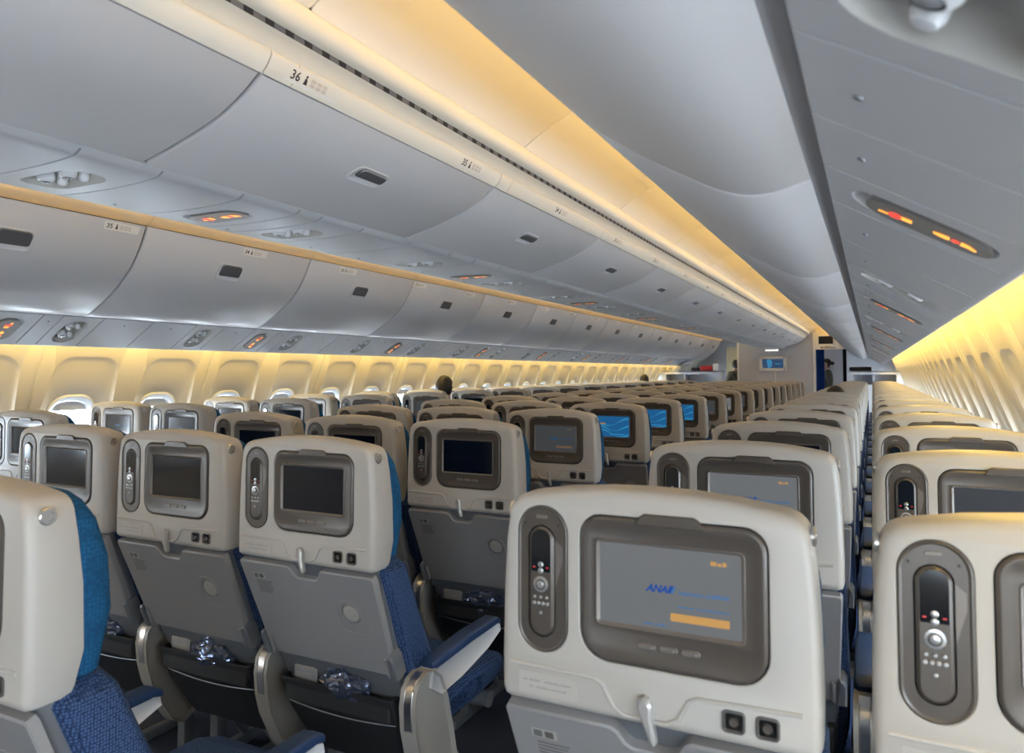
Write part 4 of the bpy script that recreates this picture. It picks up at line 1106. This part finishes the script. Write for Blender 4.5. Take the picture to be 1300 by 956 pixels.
def stand_person(loc, rz, label, bun=True, strap=False):
    t = thing('person', loc, label, 'person', None, rz)
    # +x is where the person faces
    J = [((0, 0, 0.92), 0.105), ((0, 0, 1.06), 0.085), ((0.0, 0, 1.22), (0.10, 0.12)), ((0, 0, 1.33), (0.075, 0.09)), ((0.0, 0, 1.385), 0.045), ((0.012, 0, 1.43), 0.047),
         ((0.022, 0, 1.475), 0.068), ((0.018, 0, 1.53), 0.078), ((0.010, 0, 1.575), 0.060), ((0.098, 0, 1.492), 0.009)]
    E = [(0, 1), (1, 2), (2, 3), (3, 4), (4, 5), (5, 6), (6, 7), (7, 8), (6, 9)]
    for s in (-1, 1):
        b = len(J); J += [((0, s * 0.14, 1.315), 0.042), ((-0.015, s * 0.20, 1.10), 0.037), ((0.08, s * 0.17, 0.92), 0.027), ((0.14, s * 0.14, 0.88), 0.026), ((0.19, s * 0.12, 0.86), 0.014)]
        E += [(3, b), (b, b + 1), (b + 1, b + 2), (b + 2, b + 3), (b + 3, b + 4)]
        for k in range(3):
            J.append(((0.18, s * (0.10 + 0.018 * k), 0.845 + 0.008 * k), 0.009)); E.append((b + 3, len(J) - 1))
        J.append(((0.15, s * 0.10, 0.895), 0.010)); E.append((b + 3, len(J) - 1))
        l = len(J); J += [((0, s * 0.09, 0.80), 0.085), ((0.01, s * 0.09, 0.48), 0.055), ((-0.01, s * 0.09, 0.10), 0.036), ((0.03, s * 0.09, 0.035), 0.035), ((0.12, s * 0.09, 0.025), 0.024)]
        E += [(0, l), (l, l + 1), (l + 1, l + 2), (l + 2, l + 3), (l + 3, l + 4)]
    skin_obj('body', J, E, M_SKIN, t, 2)
    Jc = [((0, 0, 0.92), 0.13), ((0, 0, 1.06), 0.105), ((0.0, 0, 1.22), (0.118, 0.14)), ((0, 0, 1.325), (0.105, 0.125)), ((0, 0, 1.385), 0.072)]
    Ec = [(0, 1), (1, 2), (2, 3), (3, 4)]
    for s in (-1, 1):
        b = len(Jc); Jc += [((0, s * 0.15, 1.325), 0.078), ((-0.015, s * 0.20, 1.10), 0.054), ((0.07, s * 0.175, 0.935), 0.040)]; Ec += [(3, b), (b, b + 1), (b + 1, b + 2)]
    skin_obj('jacket', Jc, Ec, M_UNI, t, 2)
    m = MB(); m.loft([[(a * k, b * k, z) for a, b in circ(0, 0, 1, 20, 0.13, 0.18)] for z, k in ((0.98, 0.85), (0.85, 1.05), (0.5, 1.08), (0.48, 1.06))], False, False)
    m.build('skirt', M_UNI, t)
    for s in (-1, 1):
        m = MB(); m.box(-0.06, 0.16, s * 0.09 - 0.042, s * 0.09 + 0.042, 0.0, 0.055, 0.018); m.build('shoe', M_UNID, t)
    if strap:
        m = MB(); m.tube([(-0.13, 0.11, 1.33), (-0.15, 0.0, 1.18), (-0.15, -0.13, 1.0)], 0.018, 8); m.build('apron_strap', M_UNID, t)
    else:
        m = MB(); m.tube([(0.02, -0.05, 1.385), (0.06, 0, 1.36), (0.02, 0.05, 1.385), (-0.045, 0, 1.40), (0.02, -0.05, 1.385)], 0.014, 8); m.build('scarf', M_UNID, t)
    head_parts(t, (0.018, 0, 1.515), M_SKIN, bun)
    return t
stand_person((0.965, 16.45, 0), math.radians(195), 'cabin attendant in a grey-green jacket standing by the blue curtain, turned sideways', True)
stand_person((-0.98, 17.2, 0), math.radians(120), 'cabin attendant seen from behind in the far aisle doorway with a dark strap', True, True)
def seated(loc, label, hz=0.0, mt=M_SHIRT):
    t = thing('person', loc, label, 'person', None, math.radians(90))
    z0 = hz
    J = [((0, 0, 0.56), 0.11), ((-0.03, 0, 0.72), 0.10), ((-0.05, 0, 0.90), (0.10, 0.13)), ((-0.05, 0, 1.0 + z0), (0.07, 0.09)), ((-0.035, 0, 1.05 + z0), 0.048), ((-0.02, 0, 1.10 + z0), 0.055), ((-0.015, 0, 1.16 + z0), 0.078), ((-0.02, 0, 1.21 + z0), 0.070), ((0.072, 0, 1.135 + z0), 0.009)]
    E = [(0, 1), (1, 2), (2, 3), (3, 4), (4, 5), (5, 6), (6, 7), (6, 8)]
    for s in (-1, 1):
        b = len(J); J += [((-0.05, s * 0.15, 0.99 + z0), 0.048), ((0.0, s * 0.19, 0.76), 0.038), ((0.20, s * 0.15, 0.66), 0.028), ((0.27, s * 0.13, 0.62), 0.025), ((0.31, s * 0.12, 0.61), 0.012), ((0.31, s * 0.135, 0.61), 0.010), ((0.27, s * 0.10, 0.63), 0.011)]
        E += [(3, b), (b, b + 1), (b + 1, b + 2), (b + 2, b + 3), (b + 3, b + 4), (b + 3, b + 5), (b + 3, b + 6)]
        l = len(J); J += [((0.10, s * 0.09, 0.56), 0.075), ((0.42, s * 0.09, 0.53), 0.055), ((0.40, s * 0.09, 0.14), 0.036), ((0.43, s * 0.09, 0.045), 0.032), ((0.52, s * 0.09, 0.03), 0.024)]
        E += [(0, l), (l, l + 1), (l + 1, l + 2), (l + 2, l + 3), (l + 3, l + 4)]
    skin_obj('body', J, E, M_SKIN, t, 2)
    Jc = [((0, 0, 0.57), 0.125), ((-0.03, 0, 0.72), 0.115), ((-0.05, 0, 0.90), (0.112, 0.145)), ((-0.05, 0, 1.0 + z0), (0.08, 0.10))]
    Ec = [(0, 1), (1, 2), (2, 3)]
    for s in (-1, 1):
        b = len(Jc); Jc += [((-0.05, s * 0.15, 0.99 + z0), 0.06), ((0.0, s * 0.19, 0.76), 0.05), ((0.17, s * 0.155, 0.67), 0.04)]; Ec += [(3, b), (b, b + 1), (b + 1, b + 2)]
    skin_obj('shirt', Jc, Ec, mt, t, 2)
    head_parts(t, (-0.01, 0, 1.175 + z0), M_SKIN, False)
    return t
seated((-2.0, 1.125 + ROW * 6 + 0.38, 0), 'dark-haired passenger whose head shows above a far window seat', 0.03)
seated((-2.0, 1.125 + ROW * 15 + 0.38, 0), 'distant passenger whose dark hair shows above a far window seat near the cabin end', 0.02)
seated((1.505, 0.995 + ROW * 7 + 0.40, 0), 'passenger low in a viewer side aisle seat with dark hair just showing', -0.055)
